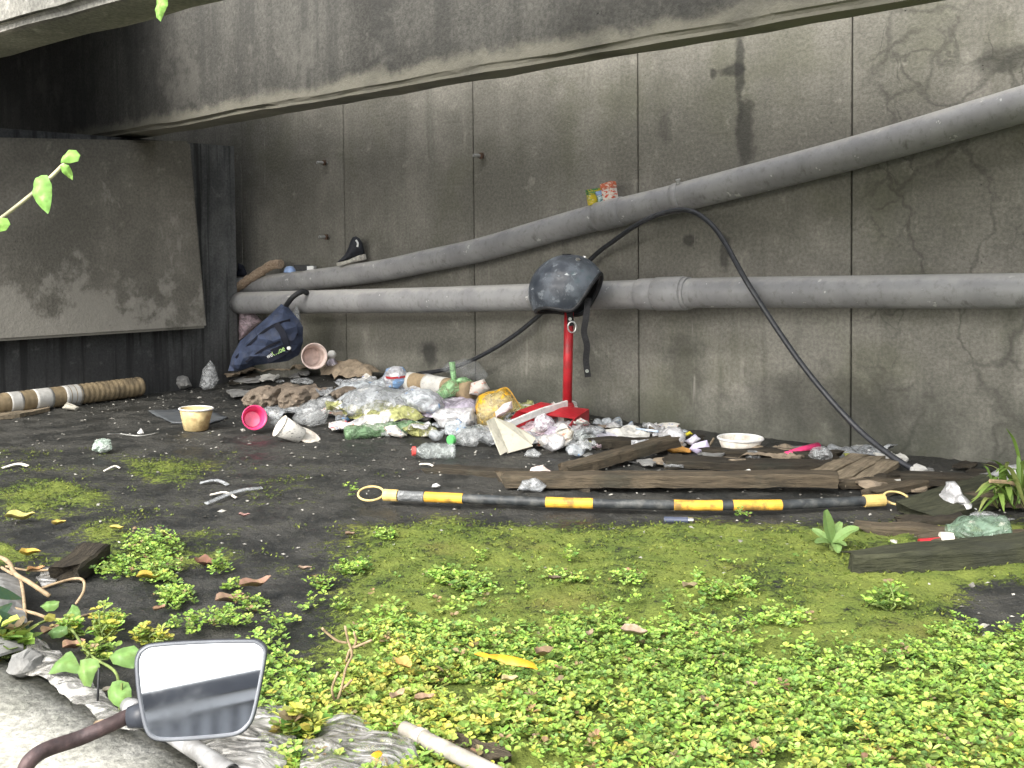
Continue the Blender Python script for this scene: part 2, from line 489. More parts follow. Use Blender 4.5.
# ------------------------------------------------------------------ retaining wall of cast panels
def wall_extra(t, c):
    x, y, z = t.sep()
    def w(px, py): q = on_wall(px, py); return SO(q)[0], q.z
    # damp algae skirt along the foot
    foot = t.math('ADD', z, t.mul(t.math('SUBTRACT', t.noise(3.2, 5, .6), .5), .55))
    c = t.mix(t.rmp(foot, .30, -.05, 0, .72), c, (.045, .05, .038))
    c = t.mix(t.mul(t.rmp(t.noise(2.2, 5, .6), .5, .68), .35), c, (.10, .105, .06))
    # damp run below the beam
    for (px, py, rx, rz, k) in ((740, 72, .018, .12, .7), (745, 135, .030, .13, .65), (733, 70, .05, .02, .7), (713, 73, .014, .02, .7),
                                (665, 125, .03, .05, .35), (429, 354, .05, .05, .75), (690, 240, .03, .02, .6), (725, 250, .02, .05, .6),
                                (585, 350, .06, .14, .3), (687, 370, .08, .12, .35), (1005, 60, .08, .04, .5), (820, 400, .3, .1, .35)):
        a, b = w(px, py); c = t.mix(t.mul(t.blob(a, b, rx, rz), k), c, (.028, .028, .026))
    # map cracking on the panel beyond the fourth joint
    d = t.n('ShaderNodeVectorMath', operation='ADD')
    nn = t.n('ShaderNodeTexNoise'); nn.inputs['Scale'].default_value = 9; nn.inputs['Detail'].default_value = 5
    t.t.links.new(t.co(), nn.inputs['Vector'])
    sc = t.n('ShaderNodeVectorMath', operation='SCALE'); sc.inputs['Scale'].default_value = .16
    t.t.links.new(nn.outputs['Color'], sc.inputs[0]); t.t.links.new(sc.outputs[0], d.inputs[0]); t.t.links.new(t.co(), d.inputs[1])
    flat = t.map((1, 0, .72), co=d.outputs[0])
    cr = t.rmp(t.vor(3.9, 'DISTANCE_TO_EDGE', flat), .0, .035, 1, 0)
    cr2 = t.rmp(t.vor(9.0, 'DISTANCE_TO_EDGE', flat), .0, .05, 1, 0)
    cr = t.math('MAXIMUM', cr, t.mul(cr2, t.rmp(t.noise(3, 2), .52, .6)))
    gate = t.rmp(t.math('ADD', x, t.mul(t.noise(3, 3), .5)), JS[4] + .22, JS[4] + .42)
    gate = t.mul(gate, t.rmp(t.noise(2.3, 3), .38, .52))
    c = t.mix(t.mul(t.mul(cr, gate), .42), c, (.035, .035, .03))
    # pale lime drips
    dr = t.noise(22, 3, .5, t.map((1, 1, .06)))
    c = t.mix(t.mul(t.mul(t.rmp(dr, .66, .72), t.rmp(t.noise(4, 3), .52, .62)), .4), c, (.42, .40, .35))
    return c
M_WALL = concrete('retaining_wall_concrete', (.255, .245, .212), (.155, .15, .128), (.33, .32, .275), .8, .5, wall_extra)
M_JOINT = simple('joint_filler', (.035, .034, .03), .95)
wall = thing('retaining_wall', P(0, 0, 0), 'tall grey concrete retaining wall carrying two long grey pipes', 'wall')
edges = [JS[0] - JST * k for k in (4, 3, 2, 1)] + JS + [JS[4] + JST * k for k in (1, 2, 3)]
for a, b in zip(edges, edges[1:]):
    bm = bmesh.new(); v_, f_ = box(a + .0025, b - .0025, 0, .3, -.3, 3.4)
    bv = [bm.verts.new(q) for q in v_]
    for q in f_: bm.faces.new([bv[i] for i in q])
    bmesh.ops.bevel(bm, geom=list(bm.edges), offset=.003, segments=1, affect='EDGES')
    bm.verts.index_update(); vs = [v.co.copy() for v in bm.verts]; fs = [tuple(v.index for v in f.verts) for f in bm.faces]; bm.free()
    mk('concrete_panel', vs, fs, M_WALL, wall, mw=WM)
vs, fs = box(edges[0], edges[-1], .012, .29, -.3, 3.38)
mk('joint_filler', vs, fs, M_JOINT, wall, mw=WM)

# pins and an old form hole in the wall
M_STEEL = simple('galvanised_steel', (.42, .42, .40), .5, .3, 80, .6)
M_RUST = simple('rusty_steel', (.10, .06, .04), .8, .5, 60, .2, .4)
for (px, py, lab) in ((327, 163, 'short steel pin jutting from the wall well above the black shoe, highest of three'),
                      (329, 237, 'short steel pin sticking out of the wall just beside the black shoe'),
                      (484, 156, 'short steel pin sticking out of the wall near a vertical panel joint')):
    p = on_wall(px, py); o = thing('wall_pin', p, lab, 'steel pin', 'steel pins in the concrete wall')
    vs, fs = tube([p - N * .02, p + N * .05 - D * .012], .0075, 8)
    mk('shank', vs, fs, M_STEEL, o, smooth=False)
    vs, fs = tube([p + N * .012, p + N * .02], .014, 6); mk('nut', vs, fs, M_RUST, o)

# ------------------------------------------------------------------ pier at the end of the bed
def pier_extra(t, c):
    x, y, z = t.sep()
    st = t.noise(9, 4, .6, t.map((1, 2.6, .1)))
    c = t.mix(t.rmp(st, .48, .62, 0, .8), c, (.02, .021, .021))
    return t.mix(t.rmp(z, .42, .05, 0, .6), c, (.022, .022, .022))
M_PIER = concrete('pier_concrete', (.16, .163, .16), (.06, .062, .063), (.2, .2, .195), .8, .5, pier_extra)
def panel_extra(t, c):
    x, y, z = t.sep()
    n_ = t.math('ADD', z, t.mul(t.math('SUBTRACT', t.noise(5, 6, .7), .5), 1.3))
    c = t.mix(t.rmp(n_, .52, .36, 0, .6), c, (.33, .315, .275))
    n2_ = t.math('ADD', t.mul(y, -1), t.mul(t.math('SUBTRACT', t.noise(4, 5, .7), .5), .9))
    c = t.mix(t.rmp(n2_, .34, .22, 0, .55), c, (.33, .315, .275))
    p_ = t.noise(3.1, 6, .7, t.map((1, 1, .6), (4, 2, 1)))
    return t.mix(t.rmp(p_, .58, .63, 0, .5), c, (.30, .285, .25))
M_PANEL = concrete('pier_panel_concrete', (.205, .192, .165), (.125, .118, .10), (.25, .238, .205), .5, .45, panel_extra)
SP = SO(on_wall(237, 300, .15))[0]
pier = thing('bridge_pier', P(SP, .6, 0), 'dark stained concrete pier holding up the bridge at the end of the wall', 'pier')
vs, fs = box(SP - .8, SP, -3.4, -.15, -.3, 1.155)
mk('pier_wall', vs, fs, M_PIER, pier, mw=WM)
SPP = SP + .11
loc = []
for px, py in ((-260, 132), (191, 138), (208, 328), (-260, 358)):
    q = on_s(px, py, SPP); s_, o_ = SO(q); loc.append(V((SPP, -o_, q.z)))
loc[0].z = min(loc[0].z, 1.15); loc[1].z = min(loc[1].z, 1.15)
bm = bmesh.new()
a = [bm.verts.new(q) for q in loc]; b = [bm.verts.new(V((SP + .002, q.y, q.z))) for q in loc]
bm.faces.new(a); bm.faces.new(b[::-1])
for i in range(4): bm.faces.new((a[i], b[i], b[(i + 1) % 4], a[(i + 1) % 4]))
bmesh.ops.bevel(bm, geom=list(bm.edges), offset=.012, segments=2, affect='EDGES')
bm.verts.index_update(); vs = [v.co.copy() for v in bm.verts]; fs = [tuple(v.index for v in f.verts) for f in bm.faces]; bm.free()
mk('pier_panel', vs, fs, M_PANEL, pier, mw=WM)
# ------------------------------------------------------------------ bridge beams and unseen shading deck
def beam_extra(t, c):
    st = t.noise(5, 5, .6, t.map((2.5, 2.5, .25)))
    c = t.mix(t.rmp(st, .46, .64, 0, .6), c, (.05, .05, .046))
    pt = t.noise(2.3, 6, .7, t.map((1, 1, 1), (7, 3, 2)))
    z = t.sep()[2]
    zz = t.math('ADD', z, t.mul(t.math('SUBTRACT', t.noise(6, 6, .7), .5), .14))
    low_band = t.mul(t.rmp(zz, .075, .03), t.rmp(t.noise(3, 4), .3, .5, .45, 1))  # paler, ragged band towards the bottom of the beam
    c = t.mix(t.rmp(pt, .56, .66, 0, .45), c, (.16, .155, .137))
    return t.mix(t.mul(low_band, .8), c, (.235, .225, .18))
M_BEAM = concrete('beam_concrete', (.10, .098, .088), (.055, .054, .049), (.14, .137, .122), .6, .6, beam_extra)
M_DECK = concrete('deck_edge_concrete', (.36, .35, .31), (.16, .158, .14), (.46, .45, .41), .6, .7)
bridge = thing('bridge', P(0, 1.4, 1.16), 'low concrete bridge crossing overhead on two parallel beams', 'bridge')
ZB = 1.16
def girder(name, nearpx, farpx, z, top, mat, ext=(1.2, 4)):
    n0, n1 = (on_z(*q, z) for q in nearpx); f0, f1 = (on_z(*q, z) for q in farpx)
    dn = (n1 - n0).normalized(); df = (f1 - f0).normalized()
    c = [n0 - dn * ext[0], n1 + dn * ext[1], f1 + df * ext[1], f0 - df * ext[0]]
    bm = bmesh.new(); lo = [bm.verts.new(q) for q in c]; hi = [bm.verts.new(V((q.x, q.y, top))) for q in c]
    bm.faces.new(lo[::-1]); bm.faces.new(hi)
    for i in range(4): bm.faces.new((lo[i], lo[(i + 1) % 4], hi[(i + 1) % 4], hi[i]))
    bmesh.ops.bevel(bm, geom=[e for e in bm.edges if e.verts[0].co.z < z + .01 and e.verts[1].co.z < z + .01], offset=.02, segments=3, affect='EDGES')
    bmesh.ops.subdivide_edges(bm, edges=[e for e in bm.edges if e.calc_length() > 2], cuts=120)
    for v in bm.verts:
        q = v.co; e = .006 * nz(q.x * 4, q.y * 4, q.z * 4) + .003 * nz(q.x * 17, q.y * 17, q.z * 17)
        v.co += V((e, e, e * 1.5))
    bm.verts.index_update(); vs = [v.co.copy() for v in bm.verts]; fs = [tuple(v.index for v in f.verts) for f in bm.faces]; bm.free()
    mk(name, vs, fs, mat, bridge)
    return c
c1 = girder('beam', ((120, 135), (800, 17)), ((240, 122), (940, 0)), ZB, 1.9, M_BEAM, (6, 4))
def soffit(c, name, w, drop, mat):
    # thin paler strip along the bottom of a beam
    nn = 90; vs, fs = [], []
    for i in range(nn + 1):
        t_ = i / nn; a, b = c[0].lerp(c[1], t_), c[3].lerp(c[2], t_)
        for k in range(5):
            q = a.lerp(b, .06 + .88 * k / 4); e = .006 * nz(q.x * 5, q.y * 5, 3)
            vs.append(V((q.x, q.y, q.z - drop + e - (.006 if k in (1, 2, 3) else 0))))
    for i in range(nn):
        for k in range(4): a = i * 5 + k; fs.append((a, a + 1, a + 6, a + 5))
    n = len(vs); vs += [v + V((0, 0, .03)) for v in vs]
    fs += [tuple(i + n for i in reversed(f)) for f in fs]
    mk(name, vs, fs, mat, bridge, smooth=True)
M_SOFFIT = concrete('pale_soffit_concrete', (.36, .345, .285), (.19, .185, .155), (.46, .44, .37), .3, .7)
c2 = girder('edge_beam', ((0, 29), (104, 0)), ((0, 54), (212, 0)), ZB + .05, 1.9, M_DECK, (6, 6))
soffit(c2, 'soffit_strip', 1, .012, M_SOFFIT)
e1_, e2_ = c1[0] + (c1[1] - c1[0]).normalized() * 5.35, c2[0] + (c2[1] - c2[0]).normalized() * 5.2
dk = [V((q.x, q.y, 0)) for q in (c1[3], c1[3] + (e1_ - c1[0]), e2_, c2[0])]
vs = [V((q.x, q.y, z)) for z in (1.905, 2.05) for q in dk]
mk('shading_deck_slab', vs, [(0, 1, 2, 3), (7, 6, 5, 4), (0, 4, 5, 1), (1, 5, 6, 2), (2, 6, 7, 3), (3, 7, 4, 0)], M_BEAM, bridge)  # out-of-view deck part, its length set to darken only the left end

# ------------------------------------------------------------------ pipes
t = NT('grey_pvc')
n_ = t.noise(6, 5, .6); nf = t.noise(45, 4, .7)
c = t.mix(t.rmp(n_, .35, .65), (.22, .22, .222), (.29, .29, .288))
c = t.mix(t.mul(t.rmp(nf, .5, .72), .45), c, (.14, .137, .125))
c = t.mix(t.mul(t.rmp(t.noise(30, 3, .6), .68, .71), .7), c, (.6, .6, .57))
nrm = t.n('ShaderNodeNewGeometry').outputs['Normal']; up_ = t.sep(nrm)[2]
top_mask = t.mul(t.rmp(t.math('ADD', up_, t.mul(t.math('SUBTRACT', t.noise(12, 6, .7), .5), 1.1)), .45, .95), .75)
c = t.mix(top_mask, c, (.40, .39, .36))  # paler where the pipe surface faces up
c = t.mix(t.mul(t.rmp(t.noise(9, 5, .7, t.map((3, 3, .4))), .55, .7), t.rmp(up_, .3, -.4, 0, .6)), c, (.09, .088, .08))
t.set(c, t.rmp(nf, .3, .7, .38, .62)); t.bump(nf, .002, .4); t.b.inputs['Specular IOR Level'].default_value = .45
M_PVC = t.m
M_PVCD = simple('grey_pvc_shade', (.13, .13, .128), .6, .25, 30)
def pipe(name, pts, o, r, label, coups, cl):
    path = catmull([on_wall(x, y, o) for x, y in pts], 8)
    rr = [r[0] + (r[1] - r[0]) * i / (len(path) - 1) for i in range(len(path))]
    th = thing(name, path[0], label, 'pipe', 'grey pipes running along the wall')
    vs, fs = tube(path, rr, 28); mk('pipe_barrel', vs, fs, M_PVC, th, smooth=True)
    for x0, x1, dr in coups:
        seg = [q for q in path if x0 - 60 <= project(q)[0] <= x1 + 60]
        a = min(range(len(path)), key=lambda i: abs(project(path[i])[0] - x0)); 
        def atx(x):
            for p, q in zip(path, path[1:]):
                u, v = project(p)[0], project(q)[0]
                if u <= x <= v: return p.lerp(q, (x - u) / (v - u))
        A, B_ = atx(x0), atx(x1); i = a
        rl = rr[i] + dr; ax = (B_ - A)
        pp = [A, A + ax * .03, A + ax * .5, A + ax * .97, B_]
        vs, fs = tube(pp, [rl - dr * .7, rl, rl, rl, rl - dr * .7], 28); mk(cl, vs, fs, M_PVC, th, smooth=True)
    return path
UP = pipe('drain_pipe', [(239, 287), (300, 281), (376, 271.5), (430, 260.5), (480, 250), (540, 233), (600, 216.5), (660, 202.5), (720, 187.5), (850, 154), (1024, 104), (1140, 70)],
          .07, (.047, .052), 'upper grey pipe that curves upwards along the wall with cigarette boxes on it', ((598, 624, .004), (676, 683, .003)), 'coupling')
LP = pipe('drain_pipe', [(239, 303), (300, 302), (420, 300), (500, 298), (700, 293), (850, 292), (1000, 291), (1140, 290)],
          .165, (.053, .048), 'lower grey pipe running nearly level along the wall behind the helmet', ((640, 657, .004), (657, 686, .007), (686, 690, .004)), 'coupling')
M_CABLE = simple('black_cable', (.028, .03, .034), .4, .3, 60, spec=.5)
cp = [(418, 374, .06), (455, 367, .06), (500, 345, .07), (545, 310, .055), (590, 260, .05), (615, 240, .10), (640, 223, .15), (665, 212.5, .15), (686, 210, .15), (704, 218, .17), (722, 238, .21), (750, 287, .25), (800, 362, .23), (850, 421, .22), (890, 455, .25)]
pts = [on_wall(x, y, o) for x, y, o in cp]
e1 = G(922, 476); pts += [e1 + V((0, 0, .008)), G(945, 480) + V((0, 0, .006))]
vs, fs = tube(catmull(pts, 8), .0088, 12)
mk('cable', vs, fs, M_CABLE, None, None, True, 'thick black cable looping over the upper pipe and down the wall', 'cable')
M_CLIP = simple('cable_clip', (.3, .3, .28), .5)
q = on_wall(678, 184, .10); vs, fs = join(tube([q + V((0, 0, -.002)), q + V((0, 0, .014))], .006, 8), tube([q + V((-.008, 0, .012)), q + V((.008, 0, .016))], .004, 6))
mk('pipe_screw', vs, fs, M_CLIP, None, None, False, 'small metal screw standing on top of the upper pipe near the cable loop', 'screw')
# ------------------------------------------------------------------ materials of the litter
M_WHITE = simple('white_plastic', (.72, .71, .68), .45, .12, 30, dirt=.35)
M_FOAM = simple('foam_plastic', (.70, .66, .58), .7, .12, 40, dirt=.45, dirtcol=(.25, .16, .08))
M_PINKFOAM = simple('pinkish_foam', (.62, .50, .45), .7, .12, 40, dirt=.5, dirtcol=(.25, .16, .1))
M_RED = simple('red_plastic', (.42, .018, .026), .4, .2, 20, dirt=.35)
M_PINK = simple('pink_plastic', (.70, .05, .17), .35, .2, 20, dirt=.2)
M_PINKIN = simple('pale_pink_plastic', (.85, .28, .40), .4, .2, 30)
M_BLACK = simple('black_rubber', (.018, .019, .021), .55, .4, 60)
M_STRAP = simple('black_webbing', (.014, .014, .015), .8, .4, 200, bump=.6)
M_METAL = simple('bright_steel', (.6, .6, .58), .3, .2, 80, .9)
M_PAPER = printed('dirty_white_paper', (.62, .61, .56), ((.42, .42, .42),), 55, .75, .60)
M_PRINTED = printed('printed_wrapper', (.66, .64, .58), ((.55, .06, .05), (.15, .2, .4)), 45, .5, .60)
M_REDPRINT = printed('red_printed_card', (.72, .70, .64), ((.58, .08, .06), (.25, .25, .27)), 70, .6, .59)
M_PURPLE = printed('white_violet_card', (.70, .68, .74), ((.30, .26, .55), (.2, .2, .45)), 60, .5, .60)
M_CREAM = simple('cream_card', (.60, .57, .46), .7, .15, 14, dirt=.55, bump=.3)
M_BROWNPAPER = simple('brown_paper', (.20, .16, .12), .85, .35, 18, dirt=.75, bump=.6)
M_BOARD = simple('soggy_cardboard', (.27, .215, .15), .9, .35, 14, dirt=.7, bump=.5)
M_CLEAR = film('clear_film', (.62, .64, .64), .36, .14)
M_GREYFILM = film('grey_film', (.42, .44, .45), .62, .2, (.62, .62, .6), 20, .6)
M_BLUEFILM = film('white_blue_film', (.60, .64, .66), .7, .25, (.14, .30, .55), 16, .6)
M_WHITEFILM = film('white_film', (.70, .70, .70), .75, .25, (.5, .42, .5), 25, .66)
M_GREENFILM = film('green_film', (.34, .62, .30), .7, .2, (.55, .72, .5), 20, .6)
M_DKGREENFILM = film('dull_green_film', (.16, .27, .14), .7, .22, (.45, .5, .42), 22, .6)
M_YELFILM = film('yellow_film', (.70, .55, .22), .62, .2, (.75, .42, .02), 18, .53)
M_YELGREENFILM = film('yellow_green_film', (.45, .46, .18), .8, .25, (.65, .63, .55), 24, .55)
M_PINKFILM = film('pinkish_film', (.66, .52, .56), .7, .22, (.6, .08, .1), 26, .64)
M_LILACFILM = film('lilac_film', (.62, .56, .66), .7, .22, (.75, .73, .75), 26, .6)
M_PET = film('clear_bottle_plastic', (.55, .60, .58), .38, .08)
M_GREENPET = film('green_bottle_plastic', (.16, .24, .17), .75, .2)
M_ORANGE = simple('orange_tray', (.72, .36, .08), .5, .2, 30, dirt=.3)
M_YELLOW = simple('yellow_tape', (.66, .36, .04), .6, .2, 25, dirt=.85, dirtcol=(.12, .08, .03))
M_PALEYEL = simple('pale_yellow_cap', (.66, .47, .16), .55, .15, 40, dirt=.3)
M_ROPE = simple('yellow_cord', (.55, .42, .18), .7, .2, 90)
M_POLE = simple('black_pole', (.026, .030, .032), .55, .35, 40, dirt=.6, dirtcol=(.12, .12, .11))
M_WOODD = wood('wet_dark_timber', (.018, .015, .011), (.055, .045, .030), 1, .8)
M_WOODM = wood('weathered_timber', (.045, .036, .024), (.12, .095, .062), 1, .85)
M_WOODL = wood('pale_timber', (.13, .105, .07), (.29, .235, .16), 1, .85)
M_WOODG = wood('mossy_timber', (.02, .022, .012), (.06, .062, .036), 1, .85)
M_STONE = simple('grey_rubble', (.20, .20, .19), .9, .3, 20, dirt=.5, bump=.8)
M_STONEP = simple('pale_rubble', (.40, .38, .32), .9, .25, 20, dirt=.5, bump=.8)
M_SLAB = simple('dark_slate_sheet', (.07, .078, .085), .6, .3, 10, dirt=.4)
M_DRYLEAF = leafmat('dry_leaf', .15)
M_LEAF = leafmat('green_leaf', .22)
M_STEM = simple('tan_stem', (.34, .25, .15), .8, .3, 60)
M_GSTEM = simple('green_stem', (.18, .24, .07), .6, .3, 60)
M_TAN = simple('tan_corrugated_plastic', (.22, .17, .10), .7, .25, 20, dirt=.55)
M_BAND = simple('white_band', (.42, .415, .39), .6, .15, 20, dirt=.5, dirtcol=(.2, .2, .18))
M_NAVY = simple('navy_cloth', (.04, .055, .10), .8, .35, 16, bump=.3, dirt=.35, dirtcol=(.09, .09, .09))
M_NAVYD = simple('dark_navy_trim', (.010, .012, .022), .8, .3, 16)
M_LIME = simple('lime_print', (.40, .62, .22), .6, .1)
M_WPRINT = simple('white_print', (.75, .76, .74), .6, .1)
M_BLUE = simple('pale_blue_plastic', (.30, .42, .66), .4, .2)

# ------------------------------------------------------------------ timber
def plank(a, b, w, th, mat, label, za=0.0, zb=0.0, group='old planks dumped along the wall', seed=1, tilt=0.0, taper=1.0):
    A, B = G(*a), G(*b); A.z += za + th * .5; B.z += zb + th * .5
    ax = (B - A); L = ax.length; ax.normalize(); sd_ = ax.cross(V((0, 0, 1))).normalized(); up = sd_.cross(ax)
    n = max(8, int(L / .02)); rr = random.Random(seed)
    prof = [(-.5, -.5), (.5, -.5), (.5, .35), (.42, .5), (0, .5), (-.42, .5), (-.5, .35)]
    vs, fs = [], []
    for i in range(n + 1):
        t_ = i / n; ww = w * (taper + (1 - taper) * min(1, t_ * 3)) * (1 + .05 * nz(t_ * 9, seed)); e = .008 * nz(t_ * 3, seed * 3)
        for k, (u, v_) in enumerate(prof):
            jag = rr.uniform(-.02, .02) if i in (0, n) else 0
            q = V((t_ * L + jag, u * ww + .0035 * nz(t_ * 22, k * 3, seed), v_ * th + .003 * nz(t_ * 20, k, seed + 5) + u * ww * tilt + e))
            vs.append(q)
    m = len(prof)
    for i in range(n):
        for k in range(m):
            p, q = i * m + k, i * m + (k + 1) % m; fs.append((p, q, q + m, p + m))
    fs += [tuple(range(m - 1, -1, -1)), tuple(range(n * m, n * m + m))]
    return mk('plank', vs, fs, mat, None, None, False, label, 'plank', group, mw=Matrix.Translation(A) @ Matrix((ax, sd_ * -1, up)).transposed().to_4x4())
plank((500, 489), (838, 493), .075, .032, M_WOODM, 'long brown plank lying directly behind the yellow and black pole', .012, .02, seed=2)
plank((566, 476), (672, 456), .055, .03, M_WOODM, 'short dark plank slanting up towards the orange tray', .004, .03, seed=3)
plank((668, 466), (838, 470), .10, .022, M_WOODD, 'thick dark beam lying below the white takeaway bowl', 0, .0, seed=4)
plank((430, 471), (640, 484), .06, .022, M_WOODD, 'dark wet plank half sunk in mud below the bottles', -.006, -.004, seed=5)
plank((590, 449), (700, 444), .06, .03, M_WOODD, 'dark plank against the wall foot below the small packets', 0, 0, seed=6)
plank((640, 436), (575, 441), .04, .03, M_WOODD, 'dark stub of timber at the wall beside the blue straw', 0, .005, seed=7)
plank((806, 484), (858, 465), .052, .018, M_WOODL, 'pale slanted board at the inner end of the broken pallet', -.0, .016, 'boards of a broken pallet', 8)
plank((832, 486), (877, 467), .052, .018, M_WOODL, 'pale slanted board in the middle of the broken pallet', -.0, .016, 'boards of a broken pallet', 9)
plank((856, 488), (893, 470), .052, .018, M_WOODL, 'pale slanted board of the broken pallet beside the cable end', -.0, .014, 'boards of a broken pallet', 10)
plank((838, 489), (912, 486), .05, .018, M_WOODM, 'brown cross board under the slanted boards of the broken pallet', .004, .004, 'boards of a broken pallet', 11)
plank((916, 520), (1000, 500), .11, .03, M_WOODG, 'broad greenish plank tilted beyond the end of the pole', .0, .02, seed=12, tilt=.2)
plank((905, 487), (1060, 494), .05, .03, M_WOODD, 'dark plank passing under the grass tuft', .01, .012, seed=13)
plank((968, 508), (1080, 514), .045, .028, M_WOODM, 'narrow brown plank in front of the grass tuft', .012, .012, seed=14)
plank((862, 532), (962, 538), .05, .022, M_WOODM, 'reddish brown plank beside the dull green bottle', .0, .0, seed=15)
plank((925, 545), (1080, 538), .06, .02, M_WOODM, 'brown plank half sunk behind the long mossy log', -.004, .0, seed=16)
plank((846, 574), (1090, 555), .085, .045, M_WOODG, 'long dark log lying on moss, closest of the timber', -.004, .004, seed=17, taper=.4)
plank((905, 527), (965, 522), .06, .022, M_WOODD, 'short black plank under the broad greenish plank', -.004, -.004, seed=18)
plank((64, 585), (98, 562), .062, .032, M_WOODD, 'short dark wood block standing among dried vines', .004, .012, 'loose wood', 19)
plank((700, 458), (838, 462), .05, .03, M_WOODD, 'dark batten behind the thick beam, below the white bowl', 0, .004, seed=20)
plank((946, 503), (1060, 490), .045, .025, M_WOODD, 'dark batten leaning against the narrow brown plank', .01, .02, seed=21)
plank((872, 497), (930, 488), .04, .02, M_WOODM, 'short brown offcut beyond the cord loop of the pole', .0, .01, seed=22)
plank((600, 492), (500, 480), .05, .016, M_WOODD, 'thin black board behind the long brown plank', .0, .0, seed=23)
# log and cardboard by the backpack
path = catmull([G(222, 384) + V((0, 0, .02)), G(245, 372) + V((0, 0, .045)), G(280, 368) + V((0, 0, .055)), G(320, 372) + V((0, 0, .05)), G(352, 378) + V((0, 0, .04))], 6)
lay('cardboard_sheet', [(222, 382), (240, 371), (262, 366), (300, 367), (330, 369), (358, 366), (366, 374), (372, 386), (345, 384), (318, 378), (288, 372), (255, 374), (232, 386)], M_BOARD,
    'soggy brown cardboard sheet bowed over the dark hollow beside the backpack', 'cardboard', thick=.006, lift=.03, amp=.03, freq=9, res=.02)
# branch on the upper pipe
q = [on_wall(234, 290, .13), on_wall(248, 280, .12), on_wall(262, 271, .11), on_wall(272, 265, .10), on_wall(281, 264, .09)]
pth = catmull(q, 6)
vs, fs = tube([p + V((.004 * nz(i * .9, 1), 0, .006 * nz(i * .7, 2))) for i, p in enumerate(pth)], [.022 * (1 + .25 * nz(i * .8, 3)) for i in range(len(pth))], 10)
mk('branch', vs, fs, wood('branch_bark', (.30, .21, .14), (.52, .41, .30), 2), None, None, False, 'short peeled branch lying across the left end of the upper pipe', 'branch')

# ------------------------------------------------------------------ yellow and black pole
pb = [(384, 495), (463, 498.5), (569, 503), (700, 505.5), (780, 505), (864, 501), (884, 500)]
def pbar(x):
    for (a, y0), (b, y1) in zip(pb, pb[1:]):
        if a <= x <= b: return y0 + (y1 - y0) * (x - a) / (b - a)
R_ = .0120
Z0 = .022
def bar_pt(x): return on_z(x, pbar(x), Z0)
def bar_run(a, b): return [bar_pt(x) for x in sorted({a, b, *[q for q, _ in pb if a < q < b]})]
pole = thing('barrier_pole', bar_pt(620), 'black pole with yellow bands and cord loops lying on the moss', 'barrier pole')
vs, fs = tube(bar_run(386, 872), R_, 16); mk('pole_tube', vs, fs, M_POLE, pole, smooth=True)
for x0, x1, dr, m, nm in ((425, 463, .001, M_YELLOW, 'yellow_band'), (546, 593, .001, M_YELLOW, 'yellow_band'), (674, 722, .001, M_YELLOW, 'yellow_band'), (733, 781, .001, M_YELLOW, 'yellow_band'),
                          (399, 424, .0012, M_CLEAR, 'peeling_tape'), (382, 398, .003, M_PALEYEL, 'end_cap'), (864, 884, .003, M_PALEYEL, 'end_cap')):
    vs, fs = tube(bar_run(max(x0, 384), min(x1, 884)), R_ + dr, 16); mk(nm, vs, fs, m, pole, smooth=False)
def loop(px0, px1, dx, lift):
    a, b = bar_pt(px0), None
    c_ = on_z((px0 + px1) / 2, 493.5 if px0 < 500 else 498, Z0); rx = abs(px1 - px0) / 2 * mpp(c_); 
    pts = [c_ + V((math.cos(k / 20 * 6.283) * rx, math.sin(k / 20 * 6.283) * rx * .9, .35 * rx * math.sin(k / 20 * 6.283))) for k in range(21)]
    for p in pts: p.z = max(p.z, g(p.x, p.y) + .006)
    vs, fs = tube(pts, .003, 8, caps=False); mk('cord_loop', vs, fs, M_ROPE, pole, smooth=True)
loop(384, 358, 0, 0); loop(884, 908, 0, 0)

# ------------------------------------------------------------------ dustpan and helmet
hb = on_wall(567, 405, .31); ht = on_wall(569, 318, .31)
dp = thing('dustpan', hb, 'red long-handled dustpan standing in litter under the helmet', 'dustpan')
vs, fs = tube([hb + V((0, 0, -.02)), hb.lerp(ht, .5), ht + V((0, 0, .02))], .0165, 16); mk('handle', vs, fs, M_RED, dp, smooth=True)
vs, fs = lathe([(.022, 0), (.026, .01), (.026, .05), (.019, .06)], 14, Matrix.Translation(hb + V((0, 0, -.05)))); mk('socket', vs, fs, M_RED, dp, smooth=True)
yb = hb.y
bl, br_ = on_y(541, 402, yb + .01), on_y(588, 409, yb - .01)
fl, fr = G(497, 437), G(556, 446); fl.z += .01; fr.z += .008
def quadthick(c, th, sub=8, bow=0.0):
    a, b, c2, d = c; nrm = (b - a).cross(d - a).normalized() * th; vs, fs = [], []
    for lay_ in (0, 1):
        for j in range(sub + 1):
            for i in range(sub + 1):
                u, v_ = i / sub, j / sub
                p = a.lerp(b, u).lerp(d.lerp(c2, u), v_) + V((0, 0, bow * math.sin(u * 3.14) * math.sin(v_ * 3.14)))
                vs.append(p + nrm * lay_)
    n = (sub + 1) ** 2
    for j in range(sub):
        for i in range(sub):
            q = j * (sub + 1) + i; f = (q, q + 1, q + sub + 2, q + sub + 1); fs.append(f); fs.append(tuple(x + n for x in reversed(f)))
    rim = [i for i in range(sub + 1)] + [(j + 1) * (sub + 1) - 1 for j in range(1, sub + 1)] + [sub * (sub + 1) + i for i in range(sub - 1, -1, -1)] + [j * (sub + 1) for j in range(sub - 1, 0, -1)]
    for a_, b_ in zip(rim, rim[1:] + rim[:1]): fs.append((b_, a_, a_ + n, b_ + n))
    return vs, fs
low = lambda p, z: V((p.x, p.y, z))
zb = g(hb.x, hb.y) + .012
vs, fs = join(quadthick([low(bl, zb), low(br_, zb), fr, fl], .004)); mk('pan', vs, fs, M_RED, dp)
